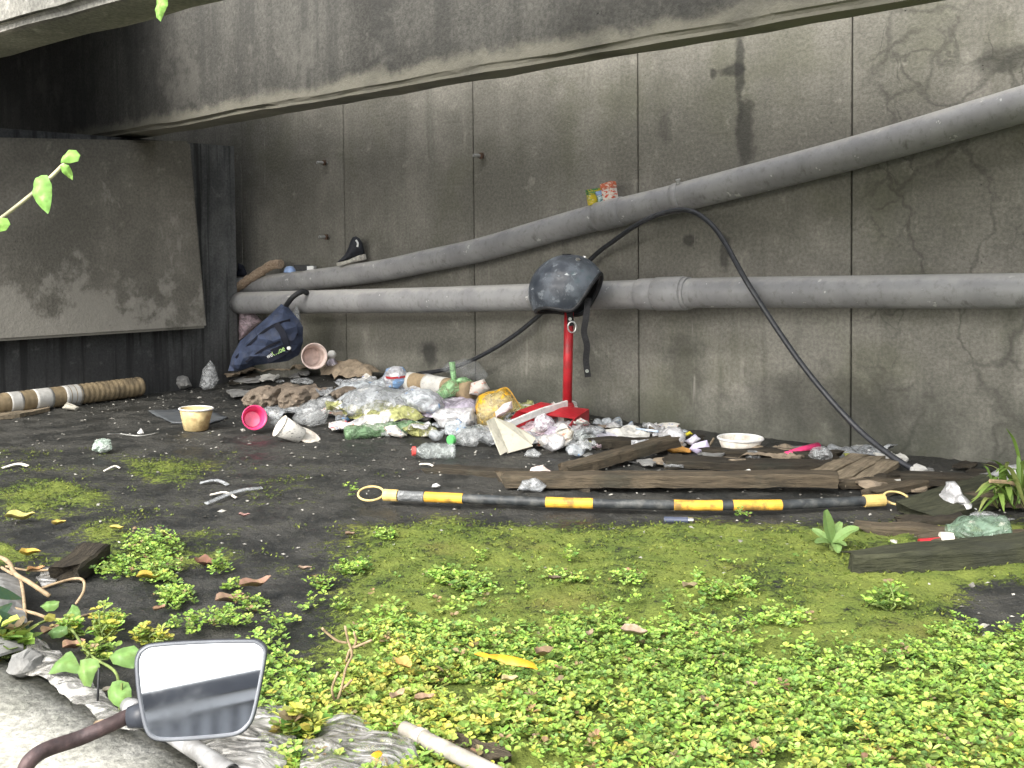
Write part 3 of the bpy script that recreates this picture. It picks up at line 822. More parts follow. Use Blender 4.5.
vs, fs = quadthick([low(bl, zb), low(br_, zb), br_, bl], .004); mk('back_wall', vs, fs, M_RED, dp)
mid_l = bl.lerp(fl, .55) + V((0, 0, .03)); mid_r = br_.lerp(fr, .45) + V((0, 0, .02))
vs, fs = quadthick([bl, br_, mid_r, mid_l], .004, 8, .015); mk('hood', vs, fs, M_RED, dp)
vs, fs = quadthick([low(bl, zb), bl, mid_l, fl], .004); mk('side_wall', vs, fs, M_RED, dp)
vs, fs = quadthick([low(br_, zb), br_, mid_r, fr], .004); mk('side_wall', vs, fs, M_RED, dp)

# helmet
hc = on_wall(567, 291, .345)
t = NT('scuffed_helmet_shell')
a_ = t.noise(9, 5, .65); b_ = t.noise(30, 4, .7)
c = t.mix(t.rmp(a_, .4, .62), (.035, .042, .053), (.10, .115, .135))
c = t.mix(t.mul(t.rmp(b_, .55, .66), .55), c, (.24, .27, .29))
c = t.mix(t.rmp(t.noise(16, 4, .6, t.map((.7, 1, 2.6), (3, 1, 5))), .655, .68), c, (.45, .47, .48))
c = t.mix(t.mul(t.rmp(t.noise(12, 3), .6, .68), .5), c, (.04, .09, .10))
t.set(c, t.rmp(b_, .35, .65, .28, .6)); t.b.inputs['Specular IOR Level'].default_value = .5
M_SHELL = t.m
hel = thing('helmet', hc, 'scuffed dark open-face helmet hung on the red handle against the lower pipe', 'helmet')
hu = V((-.30, .22, .93)).normalized(); hf = V((.96, -.26, -.16)); hf = (hf - hu * hf.dot(hu)).normalized(); hl = hu.cross(hf)
HM = Matrix((hf, hl, hu)).transposed()
def hpt(az, ph, k=1.0):
    ax, ay, az_ = .135 * k, .113 * k, .125 * k
    return HM @ V((ax * math.sin(ph) * math.cos(az), ay * math.sin(ph) * math.sin(az), az_ * math.cos(ph))) + hc
def rim(az):
    c_ = math.cos(az)
    front = math.exp(-((az if az < math.pi else az - 2 * math.pi) / .8) ** 2)
    ear = math.exp(-((abs(az - math.pi) - 1.65) / .55) ** 2)
    return rad(106 - 24 * front + 26 * ear)
def shell(k, flip=False, na=56, np_=22):
    vs, fs = [hpt(0, 0, k)], []
    for j in range(1, np_ + 1):
        for i in range(na):
            az = 2 * math.pi * i / na; vs.append(hpt(az, rim(az) * j / np_, k))
    for i in range(na): fs.append((0, 1 + i, 1 + (i + 1) % na))
    for j in range(np_ - 1):
        for i in range(na):
            a, b = 1 + j * na + i, 1 + j * na + (i + 1) % na; fs.append((a, b, b + na, a + na))
    return vs, fs
vo, fo = shell(1.0); vi, fi = shell(.90); nb = len(vo); na = 56
fs = fo + [tuple(i + nb for i in reversed(f)) for f in fi]
st = 1 + 21 * na
fs += [(st + (i + 1) % na, st + i, st + i + nb, st + (i + 1) % na + nb) for i in range(na)]
mk('shell', vo + vi, fs, M_SHELL, hel, smooth=True)
vs, fs = shell(.895); mk('liner', vs, fs, M_BLACK, hel, smooth=True)
ring = [hpt(2 * math.pi * i / na, rim(2 * math.pi * i / na), .965) for i in range(na + 1)]
vs, fs = tube(ring, .0075, 8, caps=False); mk('edge_trim', vs, fs, M_BLACK, hel, smooth=True)
for az, ph in ((-.75, 52), (.75, 52), (0, 45)):
    p = hpt(az, rad(ph), 1.0); nr = (p - hc).normalized()
    vs, fs = tube([p - nr * .004, p + nr * .004], .008, 12); mk('snap_stud', vs, fs, M_METAL, hel)
p = hpt(-.55, rad(22), 1.0); nr = (p - hc).normalized()
vs, fs = tube([p - nr * .004, p + nr * .002], .016, 14); mk('vent', vs, fs, M_BLACK, hel)
def ribbon(path, w, th, across):
    vs, fs = [], []; path = catmull(path, 6)
    for i, p in enumerate(path):
        a = (path[min(i + 1, len(path) - 1)] - path[max(i - 1, 0)]).normalized(); s_ = (V(across) - a * V(across).dot(a)).normalized(); n_ = a.cross(s_)
        for u, v_ in ((-1, -1), (1, -1), (1, 1), (-1, 1)): vs.append(p + s_ * u * w / 2 + n_ * v_ * th / 2)
    for i in range(len(path) - 1):
        for k in range(4): a, b = i * 4 + k, i * 4 + (k + 1) % 4; fs.append((a, b, b + 4, a + 4))
    fs += [(3, 2, 1, 0), tuple(range(len(vs) - 4, len(vs)))]
    return vs, fs
ys = hc.y - .10
vs, fs = ribbon([on_y(588, 298, ys + .03), on_y(586, 318, ys), on_y(584, 332, ys), on_y(587, 346, ys - .004), on_y(586, 360, ys), on_y(588, 377, ys)], .021, .004, (1, 0, 0))
sr = mk('chin_strap', vs, fs, M_STRAP, hel)
p = on_y(587, 371, ys - .003); vs, fs = tube([p, p + V((0, -.004, 0))], .006, 12); mk('rivet', vs, fs, M_METAL, sr)
ys2 = ht.y - .045
vs, fs = ribbon([on_y(569, 306, ys2 + .01), on_y(570, 316, ys2), on_y(571, 326, ys2)], .022, .004, (1, 0, 0)); sr = mk('chin_strap', vs, fs, M_STRAP, hel)
cc = on_y(572, 327, ys2 - .004); vs, fs = tube([cc + V((math.cos(k / 16 * 6.283) * .014, 0, math.sin(k / 16 * 6.283) * .019)) for k in range(17)], .003, 8, False); mk('buckle_ring', vs, fs, M_METAL, sr, smooth=True)
p = on_y(570, 319, ys2 - .003); vs, fs = tube([p, p + V((0, -.005, 0))], .006, 12); mk('rivet', vs, fs, M_METAL, sr)

# ------------------------------------------------------------------ backpack
YB = on_wall(270, 340, .33).y
vs, fs, B = puff_geo([(228, 371), (232, 356), (240, 341), (255, 328), (270, 315), (281, 304), (288, 306), (293, 313), (299, 320), (303, 327), (303, 342), (299, 355), (288, 361), (272, 363), (256, 365), (240, 371)],
                     (265, 366), .085, .22, 16, 0, None, None, .6, YB, 3, .02)
bp = thing('backpack', B, 'navy blue backpack slumped against the lower pipe in the corner', 'backpack')
mk('body', vs, fs, M_NAVY, bp)
def onbag(px, py, lift=.0): 
    r = ray(px, py); best = None
    o = bpy.data.objects['body']; inv_ = o.matrix_world.inverted()
    ok, loc_, nn, _ = o.ray_cast(inv_ @ CO, (inv_.to_3x3() @ r).normalized())
    return (o.matrix_world @ loc_ - r * lift) if ok else on_y(px, py, YB - .08)
vs, fs = ribbon([onbag(x, y, .006) for x, y in ((276, 324), (282, 332), (285, 340), (288, 348))], .028, .006, (1, 0, .3)); mk('webbing_strap', vs, fs, M_NAVYD, bp)
vs, fs = ribbon([onbag(x, y, .004) for x, y in ((236, 358), (252, 342), (266, 330), (277, 324), (290, 320))], .012, .004, (0, -.3, 1)); mk('zip_flap', vs, fs, M_NAVYD, bp)
vs, fs = ribbon([onbag(x, y, .004) for x, y in ((246, 362), (262, 350), (276, 343), (298, 334))], .010, .004, (0, -.3, 1)); mk('zip_flap', vs, fs, M_NAVYD, bp)
vs, fs = ribbon([onbag(x, y, .006) for x, y in ((266, 358), (277, 353), (290, 347))], .05, .004, (0, -.3, 1)); pa = mk('patch', vs, fs, M_NAVYD, bp)
def letters(txt, a, b, h, mat, par, lift=.016):
    cu = bpy.data.curves.new('t', 'FONT'); cu.body = txt; cu.size = 1; cu.extrude = .02
    ob = bpy.data.objects.new('t', cu); COL.objects.link(ob); bpy.context.view_layer.update()
    me = ob.to_mesh(); xs = [v.co.x for v in me.vertices]; w = max(xs) - min(xs)
    A, B_ = onbag(*a, lift), onbag(*b, lift); ax = (B_ - A); up = V((0, -.15, 1)); up = (up - ax.normalized() * up.dot(ax.normalized())).normalized(); nr = ax.normalized().cross(up)
    vs = [A + ax * ((v.co.x - min(xs)) / w) + up * v.co.y * h + nr * v.co.z * .1 for v in me.vertices]; fs = [tuple(p.vertices) for p in me.polygons]
    ob.to_mesh_clear(); bpy.data.objects.remove(ob)
    mk('lettering', vs, fs, mat, par)
letters('we', (267.5, 358.5), (273, 356), .032, M_WPRINT, pa); letters('Cube', (273.5, 356), (285.5, 350.5), .036, M_LIME, pa)
p = onbag(289, 348, .01); vs, fs = lathe([(.0, -.004), (.010, 0), (.008, .006), (0, .007)], 12, frame(p, (0, -1, .2))); mk('button', vs, fs, M_WPRINT, bp)
vs, fs = tube(catmull([on_y(286, 306, YB), on_y(291, 299, YB - .03), on_y(297, 294, YB - .035), on_y(303, 291.5, YB - .01), on_y(307, 293, YB + .02)], 6), .012, 10); mk('carry_handle', vs, fs, M_BLACK, bp, smooth=True)
puff('crumpled_film', [(291, 312), (297, 305), (300, 314), (302, 325), (296, 323), (293, 318)], (297, 325), .02, M_CLEAR, 'scrap of clear film tucked behind the top of the backpack', 'plastic film', Y=YB + .03)
puff('plastic_bag', [(238, 330), (239, 313), (244, 306), (250, 309), (256, 315), (262, 321), (255, 328), (244, 337), (239, 340)], (248, 340), .04, M_PINKFILM, 'white and pink printed bag wedged between pier and backpack', 'plastic bag', Y=on_wall(248, 320, .12).y)

# ------------------------------------------------------------------ things on the upper pipe
def onpipe(x, path=UP, r=.05):
    for p, q in zip(path, path[1:]):
        u, v_ = project(p)[0], project(q)[0]
        if u <= x <= v_: c_ = p.lerp(q, (x - u) / (v_ - u)); return c_ + V((0, 0, r)), (q - p).normalized()
# shoe: lofted along its length
c_, ax = onpipe(352); k = mpp(c_) * 29
sh = thing('shoe', c_, 'black shoe with white sole perched on the upper pipe', 'shoe')
X = (V((1, .1, .0)) * .9 + V((0, 0, .17))).normalized(); Yv = V((-.1, 1, 0)).normalized(); Z = X.cross(Yv)
def S3(u, v_, w): return c_ + V((0, 0, .004)) + X * ((u - .5) * k) + Yv * v_ * k + Z * (w * k)
prof = [(0, .02, .10, .11), (.06, .10, .10, .16), (.18, .15, .10, .22), (.34, .17, .11, .34), (.50, .165, .13, .56), (.60, .16, .16, .74), (.70, .16, .19, .86), (.82, .155, .2, .88), (.93, .14, .2, .78), (1.0, .09, .2, .6)]
def loft(rows, f):
    vs, fs = [], []; m = 14
    for r_ in rows:
        for j in range(m): vs.append(f(r_, j / m * 2 * math.pi))
    for i in range(len(rows) - 1):
        for j in range(m): a, b = i * m + j, i * m + (j + 1) % m; fs.append((a, b, b + m, a + m))
    fs += [tuple(range(m - 1, -1, -1)), tuple(range((len(rows) - 1) * m, len(rows) * m))]
    return vs, fs
def upper(r_, a):
    u, w, z0, z1 = r_; cz = (z0 + z1) / 2; hz = (z1 - z0) / 2; s_ = math.sin(a); return S3(u, w * math.cos(a) * (1 - .45 * max(0, s_)), cz + hz * s_)
vs, fs = loft(prof, upper); mk('upper', vs, fs, simple('black_shoe_fabric', (.016, .018, .024), .6, .4, 60, bump=.3), sh, smooth=True)
sole = [(-.02, .03, 0, .10), (.05, .11, -.02, .11), (.2, .165, -.02, .11), (.4, .17, .0, .12), (.6, .16, .0, .17), (.8, .16, .0, .21), (.95, .135, .0, .22), (1.02, .07, .02, .2)]
def slf(r_, a):
    u, w, z0, z1 = r_; cc, ss = math.cos(a), math.sin(a); q = lambda x: math.copysign(abs(x) ** .4, x); return S3(u, w * q(cc), (z0 + z1) / 2 + (z1 - z0) / 2 * q(ss))
vs, fs = loft(sole, slf); so_ = mk('sole', vs, fs, simple('dirty_white_sole', (.5, .48, .42), .7, .3, 26, dirt=.75), sh)
vs, fs = ribbon([S3(.80, -.155, .50), S3(.84, -.16, .62), S3(.80, -.15, .74)], .008, .002, (1, 0, 0)); mk('trim', vs, fs, M_WPRINT, sh)
# cigarette boxes
def carton(x, w, h, d, m1, m2, lab, yaw, lean):
    p, ax = onpipe(x); th = thing('cigarette_box', p, lab, 'cigarette box', 'cigarette boxes on the upper pipe')
    M_ = Matrix.Translation(p + V((0, .0, -.002))) @ Euler((0, lean, yaw)).to_matrix().to_4x4()
    def bb(x0, x1, y0, y1, z0, z1):
        bm = bmesh.new(); v__, f__ = box(x0, x1, y0, y1, z0, z1); bv = [bm.verts.new(q) for q in v__]
        for q in f__: bm.faces.new([bv[i] for i in q])
        bmesh.ops.bevel(bm, geom=list(bm.edges), offset=.0015, segments=2, affect='EDGES'); bm.verts.index_update()
        r_ = [M_ @ v.co for v in bm.verts], [tuple(v.index for v in f.verts) for f in bm.faces]; bm.free(); return r_
    mk('pack', *bb(-w / 2, w / 2, -d / 2, d / 2, 0, h * .66), m1, th); mk('lid', *bb(-w / 2 - .001, w / 2 + .001, -d / 2 - .001, d / 2 + .001, h * .665, h), m2, th)
carton(596, .055, .058, .025, printed('yellow_pack', (.75, .58, .04), ((.7, .66, .4), (.1, .3, .08)), 60, .5, .57), printed('green_pack_lid', (.60, .50, .05), ((.06, .22, .08),), 40, .5, .5), 'yellow and green cigarette box on the upper pipe', .3, -.15)
carton(611, .05, .066, .03, printed('red_white_pack', (.75, .70, .62), ((.62, .10, .05),), 50, .5, .52), printed('red_pack_lid', (.62, .16, .08), ((.75, .6, .5),), 50, .5, .55), 'red and white cigarette box on the upper pipe beside the coupling', -.7, -.2)
carton(603, .03, .045, .02, printed('teal_pack', (.45, .62, .62), ((.8, .8, .8), (.06, .2, .2)), 60, .5, .52), M_BLUE, 'small teal and white packet between two cigarette boxes', .1, -.3)
p, _ = onpipe(290, r=.046); vs, fs = lathe([(.0, .03), (.016, .028), (.026, .016), (.03, 0)], 16, Matrix.Translation(p)); mk('bottle_cap', vs, fs, M_BLUE, None, None, True, 'pale blue cap sitting on the left end of the upper pipe', 'cap')
p, _ = onpipe(306, r=.047); th = thing('lighter_box', p, 'small black and white box on the upper pipe beside the blue cap', 'box')
M_ = Matrix.Translation(p) @ Euler((0, 0, -.2)).to_matrix().to_4x4()
v__, f__ = box(-.048, .012, -.02, .02, -.002, .026); v__[0].x += .01; v__[4].x -= .006; mk('case', [M_ @ q for q in v__], f__, M_BLACK, th)
v__, f__ = box(.013, .045, -.018, .018, -.002, .02); mk('flap', [M_ @ q for q in v__], f__, M_WPRINT, th)
puff('cloth_scrap', [(236, 276), (238, 263), (243, 265), (247, 273), (246, 277)], (242, 277), .02, M_NAVYD, 'small dark cloth scrap on the pipe end behind the branch', 'cloth', Y=on_wall(242, 270, .07).y)

# ------------------------------------------------------------------ cups, bowls and bottles
def cup(name, base, px_w, axis, prof_k, mats, label, cat, group=None, lift=0.0, Y=None, sq=0.0, xax=(1, 0, 0)):
    """hollow vessel; PROF_K: r0 (foot), r1 (mouth), h, all as shares of the mouth width"""
    B = G(*base) if Y is None else on_y(base[0], base[1], Y); w = px_w * mpp(B); r0, r1, h = (q * w for q in prof_k); th_ = .03 * w
    Mx = frame(B + V((0, 0, lift)), axis, xax)
    o = thing(name, B, label, cat, group)
    pr = [(0, 0), (r0 * .9, 0), (r0, h * .03), (r0 + (r1 - r0) * .5, h * .5), (r1, h * .97), (r1 - th_, h * .98), (r0 + (r1 - r0) * .5 - th_, h * .5), (r0 - th_, h * .07), (0, h * .06)]
    mk('body', *lathe(pr, 28, Mx, sq, .03), mats[0], o, smooth=True)
    ring_ = [Mx @ V((r1 * math.cos(k / 28 * 6.2832), r1 * (1 - sq) * math.sin(k / 28 * 6.2832), h * .97)) for k in range(29)]
    mk('rim', *tube(ring_, th_ * .9, 8, False), mats[1], o, smooth=True)
    if len(mats) > 2: mk('inside', *lathe([(0, h * .10), (r0 * .85, h * .10), (r0 * .9, h * .14)], 24, Mx, sq), mats[2], o)
    return o, Mx, (r0, r1, h)
M_ROT = simple('stained_yellow_cup', (.50, .40, .20), .6, .3, 22, dirt=.8, dirtcol=(.22, .13, .05))
cup('plastic_cup', (196, 430), 33, (0.03, 0, 1), (.36, .5, .68), (M_ROT, M_WHITE), 'stained yellowish cup standing alone on dark mud', 'cup')
cup('bowl', (252, 432), 24, (.38, -.82, .25), (.36, .5, .62), (M_PINK, M_PINK, M_PINKIN), 'bright pink bowl tipped over on dark mud with its mouth facing out', 'bowl', lift=.045)
cup('paper_cup', (311, 367), 25, (.35, -.9, .12), (.37, .5, .75), (M_PINKFOAM, M_PINKFOAM, M_PINKFOAM), 'pinkish foam cup on its side on the cardboard by the backpack', 'cup', Y=on_wall(310, 358, .26).y, lift=.045)
o, Mx, q_ = cup('paper_cup', (302, 442), 26, (-.75, -.35, .45), (.36, .5, 1.0), (printed('speckled_cup', (.72, .70, .64), ((.1, .1, .1),), 90, .6, .6), M_FOAM), 'crushed white speckled cup with a cream lid beside the pink bowl', 'cup', lift=.02, sq=.3)
mk('lid', *lathe([(0, -.006), (.05, -.006), (.058, .0), (.05, .006), (0, .008)], 20, frame(G(303, 441) + V((.012, 0, .018)), (.5, -.35, .75)), .35), M_FOAM, o)
o, Mx, q_ = cup('paper_cup', (572, 431), 26, (-.25, .75, .85), (.5, .42, .9), (M_REDPRINT, M_WHITE), 'white cup with red print upside down in the red dustpan', 'cup', lift=.02, sq=.1)
cup('takeaway_bowl', (740, 455), 45, (.02, -.05, 1), (.36, .5, .36), (M_FOAM, M_WHITE), 'round white takeaway bowl resting on planks by the wall', 'bowl', lift=.005, sq=.2)
def bottle(base, L, r, ax, mat, cap, label, group='empty drink bottles in the litter', lift=.0, dents=.1):
    B = G(*base); o = thing('plastic_bottle', B, label, 'bottle', group); Mx = frame(B + V((0, 0, r * .8 + lift)), ax)
    pr = [(0, -L / 2), (r * .8, -L / 2), (r, -L * .46)]
    for i in range(9): pr.append((r * (1 - dents * (i % 2)), -L * .4 + L * .6 * i / 8))
    pr += [(r * .9, L * .28), (r * .45, L * .40), (r * .38, L * .44), (r * .38, L * .5)]
    mk('bottle_body', *lathe(pr, 20, Mx, .15, .12), mat, o, smooth=True)
    if cap: mk('bottle_cap', *lathe([(0, L * .52), (r * .46, L * .52), (r * .48, L * .44), (r * .4, L * .43)], 16, Mx), cap, o)
    return o
bottle((434, 459), .13, .03, (-.95, -.2, .05), M_PET, simple('red_cap', (.6, .08, .07), .4), 'clear bottle with a red cap half sunk in front of the litter heap')
bottle((466, 444), .15, .034, (-.62, -.75, -.05), M_PET, simple('green_cap', (.10, .42, .12), .4), 'clear bottle with a bright green cap below the white paper bag')
bottle((578, 446), .12, .032, (.85, -.35, .1), M_PET, None, 'clear capless bottle in front of the red printed cup')
bottle((977, 546), .125, .040, (-.97, .15, .0), M_GREENPET, None, 'dull green bottle lying beside the reddish plank', dents=.05)
bottle((388, 436), .30, .03, (.95, .25, .05), M_DKGREENFILM, None, 'crushed dull green bottle under the grey plastic bags', dents=.2)
B = G(940, 547); o = thing('glue_tube', B, 'short red tube with a cream cap lying beside the green bottle', 'tube')
mk('tube_body', *tube([B + V((-.045, .0, .01)), B + V((.0, .0, .013))], .008, 10), M_RED, o); mk('cap', *tube([B + V((.0, 0, .016)), B + V((.026, -.003, .016))], .016, 14), M_FOAM, o)
# small figure-like bottle by the foam cup
B = on_y(332, 366, on_wall(332, 360, .16).y); o = thing('small_bottle', B, 'tiny white bottle with a round top standing on the cardboard', 'bottle')
mk('bottle_body', *lathe([(0, 0), (.026, 0), (.028, .01), (.016, .026), (.012, .034)], 16, Matrix.Translation(B)), M_LILACFILM, o, smooth=True); mk('stopper', *lathe([(.008, .03), (.019, .045), (.02, .056), (.012, .068), (0, .07)], 16, Matrix.Translation(B)), M_WHITE, o, smooth=True)

# ------------------------------------------------------------------ bags, wrappers and paper of the heap
HG = 'bags and wrappers in the litter heap'
puff('brown_paper', [(241, 400), (250, 390), (268, 385), (281, 388), (282, 402), (272, 410), (255, 411), (246, 408)], (262, 412), .055, M_BROWNPAPER, 'crumpled brown paper lump behind the pink bowl', 'paper', 'brown paper lumps beside the heap', amp=.55, freq=34, seed=2)
puff('brown_paper', [(276, 397), (286, 388), (305, 388), (312, 396), (305, 408), (290, 412), (279, 408)], (293, 413), .05, M_BROWNPAPER, 'crumpled brown paper lump under the bowed cardboard', 'paper', 'brown paper lumps beside the heap', amp=.55, freq=34, seed=5)
puff('brown_paper', [(330, 393), (345, 386), (362, 388), (366, 398), (350, 404), (336, 402)], (348, 404), .05, M_BROWNPAPER, 'dark brown paper lump between the hollow and the grey bags', 'paper', 'brown paper lumps beside the heap', amp=.55, freq=34, seed=6)
puff('plastic_bag', [(292, 418), (300, 405), (312, 399), (325, 400), (329, 412), (325, 424), (310, 427), (296, 423)], (310, 427), .05, M_CLEAR, 'clear crinkled bag below the brown paper lumps', 'plastic bag', HG, seed=7)
puff('plastic_bag', [(267, 415), (271, 409), (277, 412), (285, 424), (286, 430), (277, 430), (270, 424)], (278, 431), .025, M_CLEAR, 'small clear bag tail beside the pink bowl', 'plastic bag', HG, seed=8)
puff('plastic_bag', [(346, 412), (342, 400), (352, 390), (366, 385), (388, 387), (408, 390), (425, 396), (436, 408), (430, 417), (405, 420), (375, 421), (354, 420)], (388, 422), .10, M_GREYFILM, 'largest grey translucent bag spread across the litter heap', 'plastic bag', HG, seed=9, amp=.35, freq=18)
puff('plastic_bag', [(400, 395), (412, 388), (430, 389), (440, 396), (446, 408), (436, 415), (418, 412), (405, 404)], (425, 415), .06, M_BLUEFILM, 'white bag with blue stripes draped over the grey bag', 'plastic bag', HG, seed=10, Y=G(425, 420).y - .08)
puff('plastic_cup_scrap', [(335, 421), (336, 405), (342, 402), (349, 408), (352, 420), (344, 423)], (343, 423), .03, film('blue_white_cup', (.62, .66, .70), .9, .3, (.2, .38, .66), 18, .52), 'pale blue and white crushed cup at the edge of the grey bag', 'cup', seed=11, Y=G(343, 423).y)
puff('plastic_bag', [(346, 424), (362, 416), (380, 413), (398, 417), (400, 424), (380, 427), (358, 429)], (375, 428), .04, M_WHITEFILM, 'flat pale bag folded under the grey bag', 'plastic bag', HG, seed=12)
puff('plastic_bag', [(382, 378), (386, 369), (394, 366), (403, 367), (408, 374), (407, 384), (398, 389), (387, 388)], (395, 389), .045, film('striped_bag', (.66, .66, .68), .92, .3, (.25, .42, .68), 12, .5), 'round white and blue bag with a red stripe on top of the heap', 'plastic bag', HG, seed=13, Y=on_wall(395, 378, .30).y, smooth=False)
p0 = on_wall(395, 378, .30).y - .047
vs, fs = ribbon([on_y(385, 377, p0 + .02), on_y(391, 378, p0 - .002), on_y(399, 377.5, p0 - .002), on_y(405, 376.5, p0 + .02)], .008, .003, (0, 0, 1)); mk('red_stripe', vs, fs, M_RED, bpy.data.objects['plastic_bag.006'] if 'plastic_bag.006' in bpy.data.objects else None)
# cardboard roll
A, B = on_wall(409, 381, .26), on_wall(472, 391, .28); o = thing('cardboard_roll', A, 'brown and white cardboard roll lying behind the green bag', 'roll')
mk('tube_body', *tube([A.lerp(B, i / 10) for i in range(11)], .036, 20), simple('roll_card', (.32, .24, .14), .8, .3, 16, dirt=.4), o, smooth=True)
mk('label', *tube([A.lerp(B, .30 + .03 * i) for i in range(11)], .0372, 20), M_PAPER, o, smooth=True); mk('label', *tube([A.lerp(B, i * .015) for i in range(6)], .0372, 20), M_PAPER, o, smooth=True)
puff('plastic_bag', [(436, 392), (443, 384), (452, 378), (459, 381), (462, 390), (455, 396), (444, 399)], (450, 399), .04, M_GREENFILM, 'knotted light green bag with its neck standing up', 'plastic bag', HG, seed=14, Y=on_wall(450, 388, .32).y)
yg = on_wall(450, 388, .32).y
vs, fs = join(tube(catmull([on_y(454, 381, yg), on_y(453, 372, yg), on_y(452, 362, yg)], 5), [.010, .004, .012], 8), tube([on_y(457, 381, yg), on_y(465, 380, yg - .01), on_y(472, 382, yg)], [.010, .012, .004], 8))
mk('knotted_neck', vs, fs, M_GREENFILM, bpy.data.objects['plastic_bag.007'] if 'plastic_bag.007' in bpy.data.objects else None)
puff('plastic_film', [(440, 370), (450, 361), (465, 358), (480, 363), (489, 374), (482, 383), (462, 378)], (465, 383), .03, film('ghost_film', (.5, .52, .52), .18, .1), 'faint clear film standing behind the green bag by the cable', 'plastic film', seed=15, Y=on_wall(465, 372, .14).y)
puff('carton', [(469, 394), (471, 383), (484, 379), (490, 389), (479, 396)], (478, 396), .03, printed('cream_carton', (.66, .60, .54), ((.55, .2, .12),), 50, .6, .58), 'small cream carton beside the yellow bag', 'carton', seed=16, amp=.08, Y=on_wall(478, 388, .3).y)
puff('plastic_bag', [(477, 426), (475, 405), (478, 396), (490, 391), (505, 387), (511, 392), (520, 407), (512, 413), (500, 420), (490, 428)], (492, 429), .06, M_YELFILM, 'yellow see-through bag smeared with food next to the dustpan', 'plastic bag', HG, seed=17, Y=G(495, 433).y)
vs, fs = ribbon([on_y(x, y, G(495, 433).y - .03) for x, y in ((500, 389), (506, 387.5), (511, 392), (516, 400), (521, 408))], .007, .003, (0, 1, 0)); mk('bag_edge', vs, fs, M_YELLOW, bpy.data.objects['plastic_bag.008'] if 'plastic_bag.008' in bpy.data.objects else None)
puff('tissue', [(495, 412), (503, 404), (512, 401), (513, 408), (505, 414), (496, 418)], (504, 418), .03, simple('pinkish_tissue', (.72, .62, .60), .8, .1, 40), 'pinkish tissue tucked inside the yellow bag', 'tissue', seed=18, Y=G(495, 433).y - .075)
puff('paper_bag', [(431, 415), (440, 409), (458, 408), (474, 407), (476, 420), (470, 430), (452, 433), (440, 428)], (455, 434), .06, M_WHITEFILM, 'white bag with lilac print in front of the cardboard roll', 'paper bag', HG, seed=19)
puff('plastic_bag', [(418, 409), (428, 400), (440, 399), (446, 407), (438, 414), (424, 417)], (432, 417), .04, M_PINKFILM, 'pinkish clear bag beside the striped bag', 'plastic bag', HG, seed=20, Y=G(432, 423).y)
puff('wrapper', [(402, 428), (412, 423), (425, 424), (436, 428), (441, 434), (425, 437), (412, 436)], (422, 437), .04, M_YELGREENFILM, 'yellow and green snack wrapper at the foot of the heap', 'wrapper', seed=21, amp=.5)
puff('carton', [(384, 427), (396, 425), (407, 435), (402, 438), (387, 434)], (395, 438), .02, M_PRINTED, 'small flattened white box with dark print before the green bottle', 'carton', seed=22, amp=.1)
B = on_y(463, 423, G(463, 432).y - .05); o = thing('tin', B, 'dark round tin end facing out of the white bag', 'tin')
mk('can_wall', *lathe([(.0, -.03), (.024, -.03), (.026, 0), (.022, .001), (.021, -.006), (0, -.006)], 18, frame(B, (-.1, -1, .1))), M_METAL, o); mk('lid', *lathe([(0, 0), (.02, -.001), (.02, -.004), (0, -.004)], 16, frame(B, (-.1, -1, .1))), M_BLACK, o)
puff('plastic_bag', [(455, 436), (464, 428), (478, 428), (484, 438), (476, 447), (462, 446)], (470, 447), .04, M_CLEAR, 'small clear bag between the two capped bottles', 'plastic bag', HG, seed=23)
# folded cream carton: two faces meeting at a ridge
yc = G(505, 455).y
def slab(name, px, ys, th, mat, label, cat, group=None, par=None):
    a = [on_y(x, y, yy) for (x, y), yy in zip(px, ys)]; n = len(a); nrm = (a[1] - a[0]).cross(a[2] - a[0]).normalized() * th
    if nrm.y > 0: nrm = -nrm
    bm = bmesh.new(); f1 = [bm.verts.new(q) for q in a]; f2 = [bm.verts.new(q - nrm) for q in a]; bm.faces.new(f1); bm.faces.new(f2[::-1])
    for i in range(n): bm.faces.new((f1[i], f2[i], f2[(i + 1) % n], f1[(i + 1) % n]))
    bm.verts.index_update(); r_ = [v.co.copy() for v in bm.verts], [tuple(v.index for v in f.verts) for f in bm.faces]; bm.free()
    return mk(name, *r_, mat, par, None, False, label, cat, group)
o = thing('folded_carton', G(508, 455), 'folded cream carton leaning against the red dustpan', 'carton')
slab('panel', [(487, 421), (494, 417), (508, 451), (501, 455)], (yc - .02, yc + .01, yc + .0, yc - .02), .004, M_CREAM, None, None, None, o)
slab('panel', [(494, 417), (514, 424), (533, 446), (508, 453)], (yc + .01, yc + .05, yc + .03, yc + .0), .004, M_CREAM, None, None, None, o)
slab('flap', [(512, 425), (524, 430), (536, 438), (531, 446)], (yc + .052, yc + .075, yc + .06, yc + .032), .003, M_CREAM, None, None, None, o)
vs, fs = ribbon([on_y(508, 425, hb.y - .18), on_y(537, 413, hb.y - .12), on_y(567, 403.5, hb.y - .035)], .022, .009, (0, -.25, 1)); mk('foam_strip', vs, fs, M_WHITE, None, None, False, 'white foam strip laid across the red dustpan', 'strip')
puff('foam_net', [(533, 425), (536, 417), (544, 413), (552, 418), (555, 424), (548, 430), (537, 431)], (544, 431), .03, film('white_net', (.75, .66, .72), .8, .5, (.8, .8, .8), 80, .5), 'pinkish white foam fruit net in the red dustpan', 'foam net', seed=24, Y=G(544, 443).y + .03, freq=60)
puff('plastic_bag', [(543, 434), (550, 426), (560, 427), (562, 433), (552, 439)], (552, 439), .03, M_LILACFILM, 'small lilac bag in front of the red printed cup', 'plastic bag', HG, seed=25, Y=G(552, 443).y)
